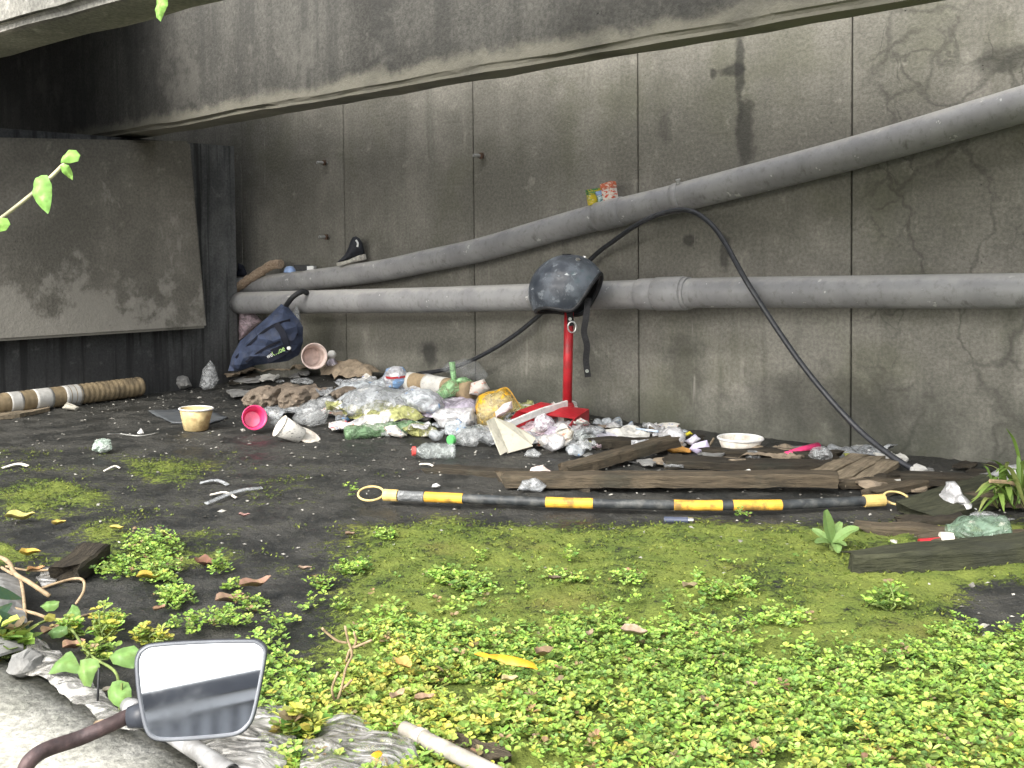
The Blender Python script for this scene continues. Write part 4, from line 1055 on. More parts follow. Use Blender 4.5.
puff('wrapper', [(536, 446), (541, 436), (556, 433), (568, 428), (574, 431), (572, 441), (560, 447), (545, 448)], (555, 448), .035, printed('cream_snack_pack', (.62, .56, .46), ((.6, .2, .12), (.7, .68, .6)), 30, .4, .55), 'cream snack packet with red print in front of the dustpan', 'wrapper', seed=26, amp=.4)
puff('wrapper', [(590, 441), (593, 428), (600, 430), (618, 436), (610, 440), (598, 443)], (602, 443), .025, M_PURPLE, 'white packet with blue print beside the red printed cup', 'wrapper', seed=27, amp=.25)
puff('carton', [(631, 448), (631, 440), (648, 439), (657, 441), (656, 447), (643, 450)], (643, 450), .025, printed('silver_box', (.45, .46, .47), ((.7, .7, .7), (.15, .15, .16)), 60, .35, .55), 'small silver box lying under the blue straw', 'carton', seed=28, amp=.06)
A, B = G(632, 437), G(658, 442); mk('straw', *tube([A + V((0, 0, .03)), B + V((0, 0, .035))], .004, 8), simple('pale_blue_straw', (.5, .6, .72), .4), None, None, True, 'pale blue drinking straw resting on the silver box', 'straw')
puff('plastic_bag', [(657, 444), (659, 433), (668, 427), (680, 427), (686, 434), (684, 444), (672, 447)], (670, 447), .045, M_WHITEFILM, 'white bag of rubbish sitting on the orange tray', 'plastic bag', HG, seed=29, Y=G(671, 451).y)
puff('food_tray', [(656, 447), (664, 443), (680, 445), (692, 449), (690, 453), (672, 453)], (674, 453), .03, M_ORANGE, 'flattened orange food tray under the white rubbish bag', 'food tray', seed=30, amp=.1)
puff('wrapper', [(682, 434), (690, 431), (693, 434), (685, 437)], (687, 440), .012, simple('yellow_wrap', (.7, .62, .05), .4), 'bright yellow wrapper scrap on the white rubbish bag', 'wrapper', seed=31, Y=G(687, 448).y + .01)
puff('card', [(684, 441), (695, 434), (701, 439), (692, 446)], (692, 446), .012, M_PURPLE, 'white and violet card behind the lilac card', 'card', 'printed cards beside the bowl', seed=32, amp=.06, Y=G(692, 450).y)
puff('card', [(689, 449), (693, 444), (707, 440), (710, 448), (697, 454)], (699, 454), .012, printed('lilac_card', (.66, .60, .80), ((.4, .34, .62),), 50, .5, .62), 'lilac card with a stick behind it, next to the white bowl', 'card', 'printed cards beside the bowl', seed=33, amp=.06)
A, B = G(707, 450), on_y(714, 438, G(709, 450).y); mk('ice_cream_stick', *tube([A, B], .004, 6), M_WOODL, None, None, False, 'thin wooden stick standing between lilac card and bowl', 'stick')
puff('plastic_film', [(744, 457), (748, 450), (758, 450), (763, 456), (757, 460)], (753, 460), .025, M_CLEAR, 'ball of clear film in front of the white bowl', 'plastic film', seed=34)
puff('carton', [(762, 452), (774, 447), (784, 450), (776, 455), (764, 457)], (773, 457), .03, M_STONE, 'dull grey crushed carton between bowl and pink brush', 'carton', seed=35)
# pink brush in a clear bag
A, B = G(786, 462), G(818, 457); A.z += .018; B.z += .03; o = thing('brush', A, 'pink plastic brush wrapped at one end in clear film', 'brush')
mk('handle', *tube([A, A.lerp(B, .5) + V((0, 0, .006)), B], [.013, .010, .015], 10), M_PINK, o, smooth=True)
mk('handle_grip', *tube([A + V((.0, 0, -.008)), A + V((.02, .0, -.006))], .012, 8), M_PINK, o)
mk('film_wrap', *puff_geo([(808, 456), (812, 448), (824, 446), (832, 452), (831, 459), (820, 462)], (820, 463), .035, .4, 30, seed=36)[:2], M_CLEAR, o)
puff('plastic_film', [(792, 464), (806, 460), (822, 463), (818, 468), (800, 468)], (806, 468), .02, M_CLEAR, 'flat clear film under the pink brush', 'plastic film', seed=37)
lay('fallen_leaf', [(841, 459), (848, 460), (854, 465), (846, 465)], M_DRYLEAF, 'yellow-green leaf on the wall foot behind the pallet boards', 'leaf', 'fallen leaves', cols=(.40, .42, .08), amp=.006, lift=.02, res=.008)
# right end: clear film, grey lumps, white bag
puff('plastic_film', [(918, 478), (924, 473), (936, 474), (946, 480), (940, 486), (926, 485)], (932, 486), .035, M_CLEAR, 'clear film heaped over the end of the black cable', 'plastic film', seed=38)
puff('plastic_film', [(926, 507), (932, 497), (942, 493), (948, 482), (955, 481), (960, 492), (970, 501), (984, 505), (966, 510), (945, 510)], (952, 511), .06, M_WHITEFILM, 'peaked clear film crumpled on the broad greenish plank', 'plastic film', seed=39, amp=.5)
puff('plastic_film', [(968, 516), (980, 510), (998, 514), (1016, 519), (1000, 523), (978, 520)], (990, 522), .03, M_CLEAR, 'flat shiny film in front of the narrow brown plank', 'plastic film', seed=40)
puff('rubble_lump', [(960, 487), (964, 478), (974, 475), (983, 480), (985, 488), (972, 490)], (972, 490), .04, M_STONEP, 'pale grey lump of rubble at the wall beside the grass tuft', 'rubble', seed=41, amp=.25)
puff('plastic_bag', [(990, 486), (994, 474), (1004, 466), (1022, 464), (1034, 478), (1030, 492), (1004, 490)], (1012, 492), .07, M_WHITEFILM, 'white bag half hidden behind the grass tuft', 'plastic bag', HG, seed=42, amp=.4)
for i, (x, y, w, lab) in enumerate(((941, 521, 9, 'white shell-like chip closest to the clear film'), (950, 524, 6, 'small white chip below the greenish plank'), (962, 522, 9, 'pale rounded chip between greenish plank and bottle'),
                                   (972, 524, 9, 'whitest oval chip above the green bottle'), (1003, 526, 10, 'pale brown chip before the narrow plank'), (646, 478, 0, ''), )):
    if w: puff('shell_chip', [(x - w / 2, y), (x - w / 4, y - w * .4), (x + w / 3, y - w * .35), (x + w / 2, y), (x, y + w * .25)], (x, y + w * .25), .008, M_FOAM, lab, 'chip', 'pale chips near the green bottle', seed=50 + i)
puff('rubble_lump', [(622, 486), (624, 476), (636, 473), (646, 476), (645, 486), (632, 489)], (634, 489), .035, M_STONEP, 'pale crumbly lump lying between two planks', 'rubble', seed=57, amp=.3)
puff('rubble_lump', [(645, 485), (650, 476), (668, 476), (674, 483), (666, 487)], (660, 487), .03, M_STONE, 'grey lump beside the pale crumbly lump', 'rubble', seed=58, amp=.3)
A, B = G(664, 523), G(688, 523.5); o = thing('pen', A, 'small dark pen lying on the moss below the pole', 'pen'); mk('barrel', *tube([A + V((0, 0, .008)), B + V((0, 0, .008))], .0075, 10), simple('dark_blue_pen', (.05, .06, .09), .35), o); mk('cap', *tube([B + V((0, 0, .008)), B + V((.012, 0, .008))], .006, 10), M_METAL, o)

# ------------------------------------------------------------------ left: corrugated tube, slabs, scraps
A, B = on_s(-60, 392, SP + .16), on_s(140, 390, SP + .07); A.z = B.z = .046; n = 150; o = thing('corrugated_tube', A.lerp(B, .5), 'tan corrugated drain tube with white bands lying against the pier', 'drain tube')
mk('tube_body', *tube([A.lerp(B, i / n) for i in range(n + 1)], [.043 + (.0011 if i > 85 else .0004) * math.sin(i * 1.5) for i in range(n + 1)], 24), M_TAN, o, smooth=True)
for a, b in ((-.5, 11), (24, 41), (53.5, 71)):
    u = lambda x: (x + 60) / 200
    mk('white_band', *tube([A.lerp(B, u(a) + (u(b) - u(a)) * i / 6) for i in range(7)], .0438, 24), M_BAND, o, smooth=True)
lay('concrete_chunk', [(37, 403), (60, 396), (96, 390), (98, 399), (80, 406), (45, 409)], M_STONE, 'flat grey broken slab leaning in front of the corrugated tube', 'rubble', thick=.03, lift=.0, amp=.012, res=.02)
lay('board', [(-10, 415), (20, 413), (48, 406), (50, 411), (20, 418), (-10, 421)], M_WOODL, 'pale thin board below the corrugated tube', 'board', thick=.015, lift=.0, amp=.004, res=.02)
lay('board', [(-6, 404), (22, 400), (26, 404), (8, 411), (-6, 411)], M_WOODM, 'brown board tucked under the white-banded tube', 'board', thick=.02, lift=0, amp=.004, res=.02)
puff('concrete_chunk', [(62, 408), (67, 402), (79, 407), (77, 411)], (70, 411), .02, M_STONEP, 'pale triangular chip in front of the grey slab', 'rubble', seed=60, amp=.1)
lay('slate_sheet', [(148, 412), (178, 410), (215, 414), (228, 419), (210, 425), (172, 424)], M_SLAB, 'dark blue-grey sheet lying flat under the yellowish cup', 'sheet', thick=.004, lift=.002, amp=.003, res=.02)
for i, (ol, b, m, lab) in enumerate((([(134, 386), (138, 376), (150, 374), (152, 386), (142, 391)], (143, 391), M_STONE, 'grey rag-like lump at the end of the corrugated tube'),
                      ([(152, 384), (156, 366), (163, 370), (168, 374), (162, 384)], (159, 386), M_GREYFILM, 'upright grey film scrap at the pier foot'),
                      ([(172, 386), (178, 374), (188, 377), (192, 386), (180, 390)], (181, 390), M_STONE, 'dark rubble lump along the pier foot'),
                      ([(199, 386), (203, 368), (210, 360), (215, 366), (219, 380), (214, 388), (204, 390)], (209, 391), M_CLEAR, 'upright clear bag standing at the pier corner'))):
    puff('scrap_lump', ol, b, .03, m, lab, 'scrap', 'scraps along the foot of the pier', seed=62 + i)
B = G(103, 452); puff('crushed_bottle', [(93, 447), (95, 440), (103, 438), (111, 440), (112, 449), (104, 453), (96, 452)], (103, 453), .035, film('pale_green_crush', (.48, .58, .50), .8, .2, (.7, .74, .7), 40, .55), 'small crushed pale green bottle piece with a string on dark mud', 'bottle', seed=70, amp=.5)
mk('string', *tube(catmull([G(108, 440) + V((0, 0, .02)), G(122, 437) + V((0, 0, .01)), G(140, 437) + V((0, 0, .004)), G(158, 434) + V((0, 0, .004))], 5), .0022, 6), M_CLIP, None, None, True, 'thin pale string trailing from the crushed green piece', 'string')
puff('foam_chip', [(137, 433), (141, 428), (144, 433), (141, 435)], (141, 435), .01, M_WHITE, 'white chip at the far end of the thin string', 'chip', seed=71)
for i, (x0, y0, x1, y1, lab) in enumerate(((2, 470, 28, 468, 'white plastic scrap lying flat near the mossy streaks'), (104, 473, 120, 470, 'curled white scrap on dark mud below the crushed green piece'), (200, 485, 228, 487, 'grey plastic strip on mud, flattest of the scraps'), (210, 497, 236, 500, 'thin white plastic stick, shorter of two'), (206, 506, 262, 490, 'pale bent plastic strip crossing the thin stick'), (420, 466, 440, 474, 'pale stalk-like scrap on mud below the red capped bottle'))):
    A, B = G(x0, y0), G(x1, y1); m_ = A.lerp(B, .5) + V((0, .02, .012))
    vs, fs = ribbon([A + V((0, 0, .006)), m_, B + V((0, 0, .006))], (.011 if i in (0, 2, 4) else .006), .002, (0, 1, .2)); mk('plastic_scrap', vs, fs, M_GREYFILM if i in (2, 4) else M_FOAM, None, None, False, lab, 'plastic scrap', 'plastic scraps on the mud')
for i, (x, y, w, m, lab) in enumerate(((394, 546, 5, M_WHITE, 'tiny white ball on the moss'), (360, 569, 12, M_PINKFOAM, 'small pinkish lid at the edge of the weeds'), (436, 487, 9, M_WHITE, 'white ring-like cap behind the pole'), (540, 476, 26, M_PINKFOAM, 'pinkish torn wrapper on the dark plank'), (533, 456, 18, M_CLEAR, 'clear scrap below the cream folded carton'), (386, 436, 14, M_CLEAR, 'clear pointed scrap below the green crushed bottle'), (490, 503, 20, M_PINKFOAM, 'pink and white scrap touching the pole'), (532, 490, 30, M_GREYFILM, 'grey torn film behind the yellow band'))):
    puff('litter_piece', [(x - w / 2, y), (x - w / 3, y - w * .32), (x + w * .1, y - w * .42), (x + w / 2, y - w * .15), (x + w * .3, y + w * .08)], (x, y + w * .1), .012, m, lab, 'litter', 'small pieces of litter', seed=80 + i, amp=.4)
# wide flattened bags binding the heap together
for i, (cx, cy, rx, ry, m_, lab) in enumerate(((372, 405, 44, 12, M_BLUEFILM, 'wide flattened bluish bag draped over the grey bag'), (420, 398, 36, 9, M_WHITEFILM, 'wide flattened white bag below the cardboard roll'), (446, 418, 34, 10, M_LILACFILM, 'flattened lilac bag between grey bag and yellow bag'),
        (350, 380, 30, 6, M_BOARD, 'strip of soggy cardboard behind the largest grey bag'), (385, 424, 42, 6, M_YELGREENFILM, 'flattened dull wrapper along the foot of the heap'), (300, 396, 30, 9, M_BROWNPAPER, 'flattened brown paper sheet inside the dark hollow'), (556, 438, 36, 8, M_PINKFILM, 'flattened pinkish bag under the red dustpan'), (620, 441, 30, 6, M_PAPER, 'flattened dirty paper beside the small silver box'), (280, 414, 26, 7, M_GREYFILM, 'flattened grey film behind the speckled cup'), (520, 446, 30, 6, M_GREYFILM, 'flattened grey film under the cream folded carton'), (775, 459, 40, 5, M_BOARD, 'flattened brown card behind the pink brush'), (860, 458, 34, 5, M_GREYFILM, 'flattened grey film behind the pallet boards'))):
    q_ = random.Random(300 + i); pt_ = [(cx + rx * math.cos(k * .524) * q_.uniform(.75, 1.2), cy + ry * math.sin(k * .524) * q_.uniform(.75, 1.2)) for k in range(12)]
    lay('flattened_bag' if ' bag ' in lab[:28] else 'flattened_sheet', pt_, m_, lab, 'flattened litter', 'flattened litter in the heap', thick=.001, lift=.022 if cx < 480 and cx > 320 else .008, amp=.035, freq=15, res=.012, hump=.03 if cx < 480 and cx > 320 else .008, seed=310 + i, rp=.1)
rq = random.Random(77)
MUCK = ((M_STONE, 'dark muddy fragment strewn along the wall foot'), (M_WOODD, 'dark rotten wood fragment strewn along the wall foot'), (M_BOARD, 'soggy card fragment strewn along the wall foot'), (M_CLEAR, 'clear film fragment strewn along the wall foot'), (M_PAPER, 'pale paper fragment strewn along the wall foot'))
for i in range(80):
    x = rq.uniform(585, 1015) if i < 58 else rq.uniform(230, 345); t_ = (x - 585) / 430
    y = rq.uniform(433 + 38 * t_, 462 + 44 * t_) if x > 400 else rq.uniform(376, 400); w = rq.uniform(8, 30)
    m_, lab = MUCK[rq.choice((0, 0, 1, 1, 1, 2, 2, 3, 4))]; a0 = rq.uniform(0, 6.28)
    pt_ = [(x + w * .55 * math.cos(q * .785 + a0) * rq.uniform(.6, 1.25), y + w * .13 * math.sin(q * .785 + a0) * rq.uniform(.6, 1.3)) for q in range(8)]
    lay('litter_fragment', pt_, m_, lab, 'litter fragment', lab, thick=.006, lift=rq.uniform(0, .012), amp=rq.uniform(.006, .022), freq=rq.uniform(14, 30), res=.01, seed=400 + i, rp=.12)
# loose scraps filling the heap
KINDS = ((M_CLEAR, 'crumpled clear film scrap in the litter heap'), (M_WHITEFILM, 'white plastic scrap in the litter heap'), (M_GREYFILM, 'grey plastic scrap in the litter heap'), (M_PINKFILM, 'pinkish plastic scrap in the litter heap'), (M_PAPER, 'dirty white paper scrap in the litter heap'), (M_BROWNPAPER, 'brown paper scrap in the litter heap'), (M_BLUEFILM, 'white plastic scrap with blue print in the litter heap'), (M_PRINTED, 'printed packet scrap in the litter heap'), (M_YELGREENFILM, 'yellow-green wrapper scrap in the litter heap'))
rq = random.Random(21)
for i in range(110):
    x = rq.uniform(325, 690); t_ = (x - 325) / 365
    y0 = 384 + 52 * t_; y = rq.uniform(y0 + 4, y0 + (48 if x < 600 else 14) * (1 - .3 * t_)); w = rq.uniform(12, 34) * (1 if x < 590 else .6); h = w * rq.uniform(.3, .65)
    m_, lab = KINDS[rq.choice((0, 0, 1, 1, 2, 3, 4, 4, 5, 6, 7, 8))]
    ol_ = [(x + w * .5 * math.cos(a) * rq.uniform(.7, 1.1), y - h * .5 + h * .5 * math.sin(a) * rq.uniform(.7, 1.1)) for a in (q * .785 + rq.uniform(-.2, .2) for q in range(8))]
    if i % 5 < 3:
        a0 = rq.uniform(0, 6.28); pt_ = [(x + w * .62 * math.cos(q * .7 + a0) * rq.uniform(.6, 1.25), y - 2 + h * .45 * math.sin(q * .7 + a0) * rq.uniform(.6, 1.25)) for q in range(9)]
        lay('litter_scrap', pt_, m_, lab, 'litter scrap', lab, thick=.001, lift=rq.uniform(.004, .05 if x < 600 else .015), amp=rq.uniform(.02, .05), freq=rq.uniform(12, 26), res=.009, seed=100 + i, rp=.12)
    else: puff('litter_scrap', ol_[::-1], (x, y + 1), w * .0010 + .005, m_, lab, 'litter scrap', lab, seed=100 + i, amp=.6, res=.008, lean=rq.uniform(-.2, .6), rp=.12)
# ------------------------------------------------------------------ leaves
GREENS = [(.24, .37, .065), (.29, .43, .08), (.34, .48, .11), (.20, .32, .07), (.13, .22, .05)]
YELLOWS = [(.40, .44, .09), (.48, .46, .09), (.34, .42, .09), (.30, .42, .09)]
def leaf6(vs, fs, cs, p, d, up, L, w, col, fold=.25, droop=.0):
    d = d.normalized(); sd_ = d.cross(up).normalized(); u = sd_.cross(d)
    b = len(vs)
    vs += [p, p + d * L * .38 + sd_ * w * .46 + u * w * fold * .8, p + d * L * .76 + sd_ * w * .42 + u * w * fold * .7 - u * L * droop * .5, p + d * L - u * L * droop,
           p + d * L * .76 - sd_ * w * .42 + u * w * fold * .7 - u * L * droop * .5, p + d * L * .38 - sd_ * w * .46 + u * w * fold * .8]
    fs += [(b, b + 1, b + 2, b + 3), (b, b + 3, b + 4, b + 5)]
    cs += [col] * 6
def rosette(vs, fs, cs, p, size, rr, ycol=0.0, n=None, h=.02):
    """a small pair-leaved sprig"""
    lean = V((rr.uniform(-.4, .4), rr.uniform(-.5, .3), 1)).normalized()
    top = p + lean * h
    base = rr.choice(YELLOWS) if rr.random() < ycol else rr.choice(GREENS)
    k = rr.uniform(.7, 1.3)
    if rr.random() < .03: base = (.26, .19, .10)
    slim = rr.random() < .14
    a0 = rr.uniform(0, 6.28); n = n or rr.randint(4, 6)
    for i in range(n):
        a = a0 + i * 2.4; tier = i / n
        d = V((math.cos(a), math.sin(a), rr.uniform(.0, .55) + .35 * tier))
        col = tuple(min(.62, c * k * rr.uniform(.85, 1.15)) for c in base)
        L = size * rr.uniform(.75, 1.15) * (1.0 - .35 * tier) * (1.35 if slim else 1)
        leaf6(vs, fs, cs, top - lean * h * .45 * (1 - tier) * rr.random() + d.normalized() * size * .12, d, lean, L, L * (rr.uniform(.28, .4) if slim else rr.uniform(.72, .9)), col, rr.uniform(.05, .3))
def cover_density(px, py):
    w = 12 * nz(px * .02, py * .02, 2)
    tops = [(200, 640), (250, 622), (285, 602), (340, 590), (400, 585), (450, 580), (540, 582), (600, 578), (660, 588), (700, 594), (800, 612), (880, 640), (940, 650), (1060, 640)]
    yt = 640
    for (a, b), (c_, d_) in zip(tops, tops[1:]):
        if a <= px <= c_: yt = b + (d_ - b) * (px - a) / (c_ - a)
    d = sm(-4, 52, py - yt - 8 + w)
    left = 235 + max(0, py - 640) * .25
    d *= sm(left - 15, left + 35, px + w)
    gap = nz(px * .011, py * .022, 7) + .5 * nz(px * .03, py * .06, 3)
    d *= sm(-.42, -.12, gap + .25 * sm(600, 720, py) - .1)
    d *= 1 - .85 * sm(700, 760, py) * math.exp(-((px - 500) / 60) ** 2 - ((py - 765) / 22) ** 2)
    if px > 930: d = max(d, .8 * sm(625, 650, py))
    return d
PATCHES = [(150, 552, 30, 13), (118, 572, 24, 12), (160, 577, 25, 12), (175, 600, 20, 12), (222, 575, 10, 7), (250, 610, 20, 8), (190, 632, 30, 8), (225, 628, 30, 8), (232, 592, 10, 5), (112, 625, 12, 10), (385, 540, 10, 5),
           (352, 572, 18, 7), (480, 562, 5, 3), (571, 562, 6, 4), (560, 584, 28, 5), (628, 584, 20, 6), (440, 583, 18, 7), (470, 590, 24, 7), (700, 588, 10, 6), (745, 596, 14, 6), (720, 602, 24, 8), (785, 622, 30, 9),
           (955, 640, 30, 14), (1000, 655, 26, 12), (905, 662, 30, 14), (960, 668, 20, 10), (985, 690, 40, 16), (352, 495, 5, 3), (742, 520, 6, 4), (320, 588, 16, 6)]
vs, fs, cs = [], [], []
rr = random.Random(5)
cnt = 0
for _ in range(165000):
    o_ = rr.uniform(.9, 2.615); s_ = rr.uniform(-.9, 2.9)
    p = P(s_, o_, 0); px, py = project(p)
    if not (-60 < px < 1090 and py < 850): continue
    d = cover_density(px, min(py, 768))
    if py > 768: d *= .8
    pt = 0
    for cx, cy, rx, ry in PATCHES:
        e = ((px - cx) / rx) ** 2 + ((py - cy) / ry) ** 2
        if e < 1.2: pt = max(pt, .75 * (1.2 - e))
    pt = max(pt, .012 * sm(550, 580, py) * sm(380, 420, px) * (1 - sm(790, 830, px)))
    if px > 835 and py < 590: d = 0
    d = max(d * .60, pt * .8)
    if rr.random() > d: continue
    p.z = g(p.x, p.y)
    yc_ = .85 * math.exp(-((px - 400) / 75) ** 2 - ((py - 690) / 45) ** 2) + .6 * math.exp(-((px - 460) / 90) ** 2 - ((py - 715) / 30) ** 2) + .5 * math.exp(-((px - 320) / 40) ** 2 - ((py - 745) / 30) ** 2) + .25 * sm(690, 760, py) + .6 * math.exp(-((px - 150) / 25) ** 2 - ((py - 632) / 10) ** 2)
    rosette(vs, fs, cs, p, rr.uniform(.0065, .0118) * (1 + .25 * nz(p.x * 3, p.y * 3, 6)), rr, min(.9, yc_), None, max(.006, rr.uniform(.006, .030) + .014 * nz(p.x * 7, p.y * 7, 3))); cnt += 1
print('SPRIGS', cnt, len(vs))
mk('low_weed_cover', vs, fs, M_LEAF, None, V((0, 0, 0)), False, 'bright green small-leaved weeds carpeting the wet moss', 'weeds', None, 'stuff', cs)
# the moss itself: tiny tufts
vs, fs, cs = [], [], []
for _ in range(60000):
    s_ = rr.uniform(-1.9, 2.8); o_ = rr.uniform(.5, 2.4); p = P(s_, o_, 0); px, py = project(p)
    if not (-30 < px < 1060 and 420 < py < 760): continue
    m_ = poly_mask(px, py) + .55 * nz(p.x * 7, p.y * 7, 9) + .35 * nz(p.x * 25, p.y * 25, 9)
    if m_ < .48 or rr.random() > .85: continue
    p.z = g(p.x, p.y) + .006; L = rr.uniform(.002, .0055); k = rr.uniform(.7, 1.35); col = rr.choice(((.11, .155, .025), (.15, .19, .035), (.19, .215, .04), (.08, .12, .02)))
    for q in range(2):
        a = rr.uniform(0, 6.28); b = len(vs); d = V((math.cos(a), math.sin(a), rr.uniform(.2, 1.0))) * L; e = V((-math.sin(a), math.cos(a), .1)) * L * .6
        vs += [p - e * .6, p + e * .6, p + d + e * .3, p + d - e * .3]; fs.append((b, b + 1, b + 2, b + 3)); cs += [tuple(x * k for x in col)] * 4
print('MOSS', len(fs))
mk('moss', vs, fs, M_LEAF, None, V((0, 0, 0)), False, 'short yellow-green moss tufts spread over the wet mud', 'moss', None, 'stuff', cs)
# flecks of dirt and litter
vs, fs = [], []
for _ in range(1500):
    s_ = rr.uniform(-1.7, 2.4); o_ = rr.betavariate(1.3, 2.2) * 2.3 + .05; p = P(s_, o_, 0); p.z = g(p.x, p.y) + .003
    a = rr.uniform(0, 6.28); L = rr.uniform(.002, .007) * (2.2 if rr.random() < .06 else 1); d = V((math.cos(a), math.sin(a), rr.uniform(-.2, .3))) * L; e = V((-math.sin(a), math.cos(a), rr.uniform(-.2, .6))) * L * rr.uniform(.3, .8); u = V((0, 0, L * .4))
    b = len(vs); vs += [p - d, p + e, p + d, p - e, p + u]; fs += [(b, b + 1, b + 4), (b + 1, b + 2, b + 4), (b + 2, b + 3, b + 4), (b + 3, b, b + 4), (b + 3, b + 2, b + 1, b)]
t = NT('fleck'); c = t.n('ShaderNodeObjectInfo'); f_ = t.noise(14, 2); t.set(t.mix(t.rmp(f_, .38, .62), (.06, .055, .045), (.36, .35, .31)), .8)
mk('litter_flecks', vs, fs, t.m, None, V((0, 0, 0)), False, 'tiny pale flecks of grit and litter over the dark mud', 'litter', None, 'stuff')

# ------------------------------------------------------------------ single plants
def blade(vs, fs, cs, pts, w, col, tip=.1, fold=.15, up=V((0, 0, 1))):
    path = catmull(pts, 5); n = len(path)
    for i, p in enumerate(path):
        t_ = i / (n - 1); a = (path[min(i + 1, n - 1)] - path[max(i - 1, 0)]).normalized(); s_ = a.cross(up)
        s_ = s_.normalized() if s_.length > .05 else V((1, 0, 0))
        u = s_.cross(a); ww = w * (min(1, t_ * 2.2 + .45)) * (1 - (max(0, t_ - .55) / .45) ** 1.6 * (1 - tip)) / 2
        vs += [p - s_ * ww + u * ww * fold, p, p + s_ * ww + u * ww * fold]; cs += [col] * 3
    b = len(vs) - 3 * n
    for i in range(n - 1):
        q = b + 3 * i; fs += [(q, q + 1, q + 4, q + 3), (q + 1, q + 2, q + 5, q + 4)]
B = G(833, 552); yy = B.y
o = thing('rosette_weed', B, 'single pale green plant with long spoon leaves rising from the moss before the pole', 'plant')
for tip_, mid_, w, dy in (((825, 510), (828, 528), .030, -.02), ((859, 529), (848, 532), .024, -.03), ((812, 529), (820, 534), .018, .02), ((838, 553), (836, 545), .022, -.10), ((815, 543), (822, 541), .016, -.05), ((846, 546), (840, 543), .016, -.06), ((818, 535), (824, 537), .015, .05), ((841, 522), (836, 532), .02, .03)):
    vs, fs, cs = [], [], []; c0 = on_y(832, 543, yy)
    if dy == -.10: pts = [c0, on_y(*mid_, yy - .03), on_y(*tip_, yy - .055)]
    else: pts = [c0, on_y(*mid_, yy + dy * .5), on_y(*tip_, yy + dy)]
    blade(vs, fs, cs, pts, w, (.17, .27, .09), .35, .3, V((0, -.6, .8))); mk('leaf', vs, fs, M_LEAF, o, cols=cs)
vs, fs = tube([B + V((0, 0, -.01)), on_y(832, 545, yy)], .006, 8); mk('stem', vs, fs, M_GSTEM, o)
def bushy(px, py, hpx, wpx, n, label, yel=.0, size=.0115, cat='plant', group='small bushy weeds'):
    B = G(px, py); m = mpp(B); o = thing('small_weed', B, label, cat, group); vs, fs, cs = [], [], []; sv, sf = [], []; rq = random.Random(px)
    for i in range(n):
        a = rq.uniform(-1, 1); tip_ = B + V((a * wpx * .5 * m, rq.uniform(-.5, .5) * wpx * m * .6, hpx * m * rq.uniform(.3, 1) * (1 - .45 * abs(a))))
        mid_ = B.lerp(tip_, .5) + V((rq.uniform(-.01, .01), rq.uniform(-.01, .01), .006)); q = tube(catmull([B, mid_, tip_], 3), .0016, 5); sv, sf = join((sv, sf), q)
        for j in range(rq.randint(2, 4)): rosette(vs, fs, cs, B.lerp(tip_, 1 - .3 * j), size, rq, yel, 5, .004)
    mk('foliage', vs, fs, M_LEAF, o, cols=cs); mk('stems', sv, sf, M_GSTEM, o)
bushy(889, 612, 34, 42, 26, 'bushy bright weed standing alone on moss in front of the long dark log')
bushy(104, 642, 36, 34, 14, 'yellowish slender weed by the broad-leaved vine', .7)
bushy(152, 646, 24, 38, 16, 'yellow pale-leaved weed just above the mirror', .85)
bushy(96, 664, 24, 36, 16, 'pale green weed behind the broad vine leaves', .1)
bushy(72, 640, 26, 30, 12, 'olive weed growing among the broad vine leaves', .3)
bushy(6, 660, 40, 34, 12, 'round-leaved bright weed at the edge of the grey cloth', .3, .03)
bushy(300, 748, 40, 44, 22, 'yellow-green weed between the two crumpled plastic sheets', .6, .018)
bushy(388, 540, 10, 12, 3, 'lone tiny weed on open moss', .1, .012)
# grass tuft by the wall
B = G(1022, 512); o = thing('grass_tuft', B, 'tuft of long green grass growing at the wall foot', 'grass tuft')
vs, fs, cs = [], [], []; rq = random.Random(3); yy = B.y
for tx, ty, w in ((876, 489, .008), (1006, 428, .009), (870 + 110, 466, .008), (985, 492, .012), (975, 500, .013), (990, 505, .013), (1000, 488, .014), (1012, 470, .014), (1024, 460, .014), (996, 478, .012), (1004, 512, .013), (1016, 514, .014), (988, 484, .011), (1030, 480, .014), (1040, 470, .014), (1010, 500, .016), (1000, 470, .01), (1018, 455, .01)) + tuple((rq.uniform(968, 1016), rq.uniform(456, 514), rq.uniform(.008, .014)) for _ in range(22)):
    root = on_y(1010 + rq.uniform(-14, 20), 498 + rq.uniform(-6, 12), yy + rq.uniform(-.05, .08)); tp = on_y(tx if tx > 900 else 980, ty if tx > 900 else 463, yy + rq.uniform(-.12, .05))
    mid_ = root.lerp(tp, .55) + V((0, 0, .03)); col = rq.choice([(.15, .25, .05), (.20, .30, .07), (.11, .19, .04), (.26, .30, .10)])
    blade(vs, fs, cs, [root, mid_, tp], w, col, .08)
mk('blades', vs, fs, M_LEAF, o, cols=cs)
vs, fs = tube(catmull([on_y(1028, 500, yy), on_y(1015, 484, yy - .03), on_y(990, 481, yy - .05)], 5), .005, 6); mk('dry_stalk', vs, fs, M_STEM, o)

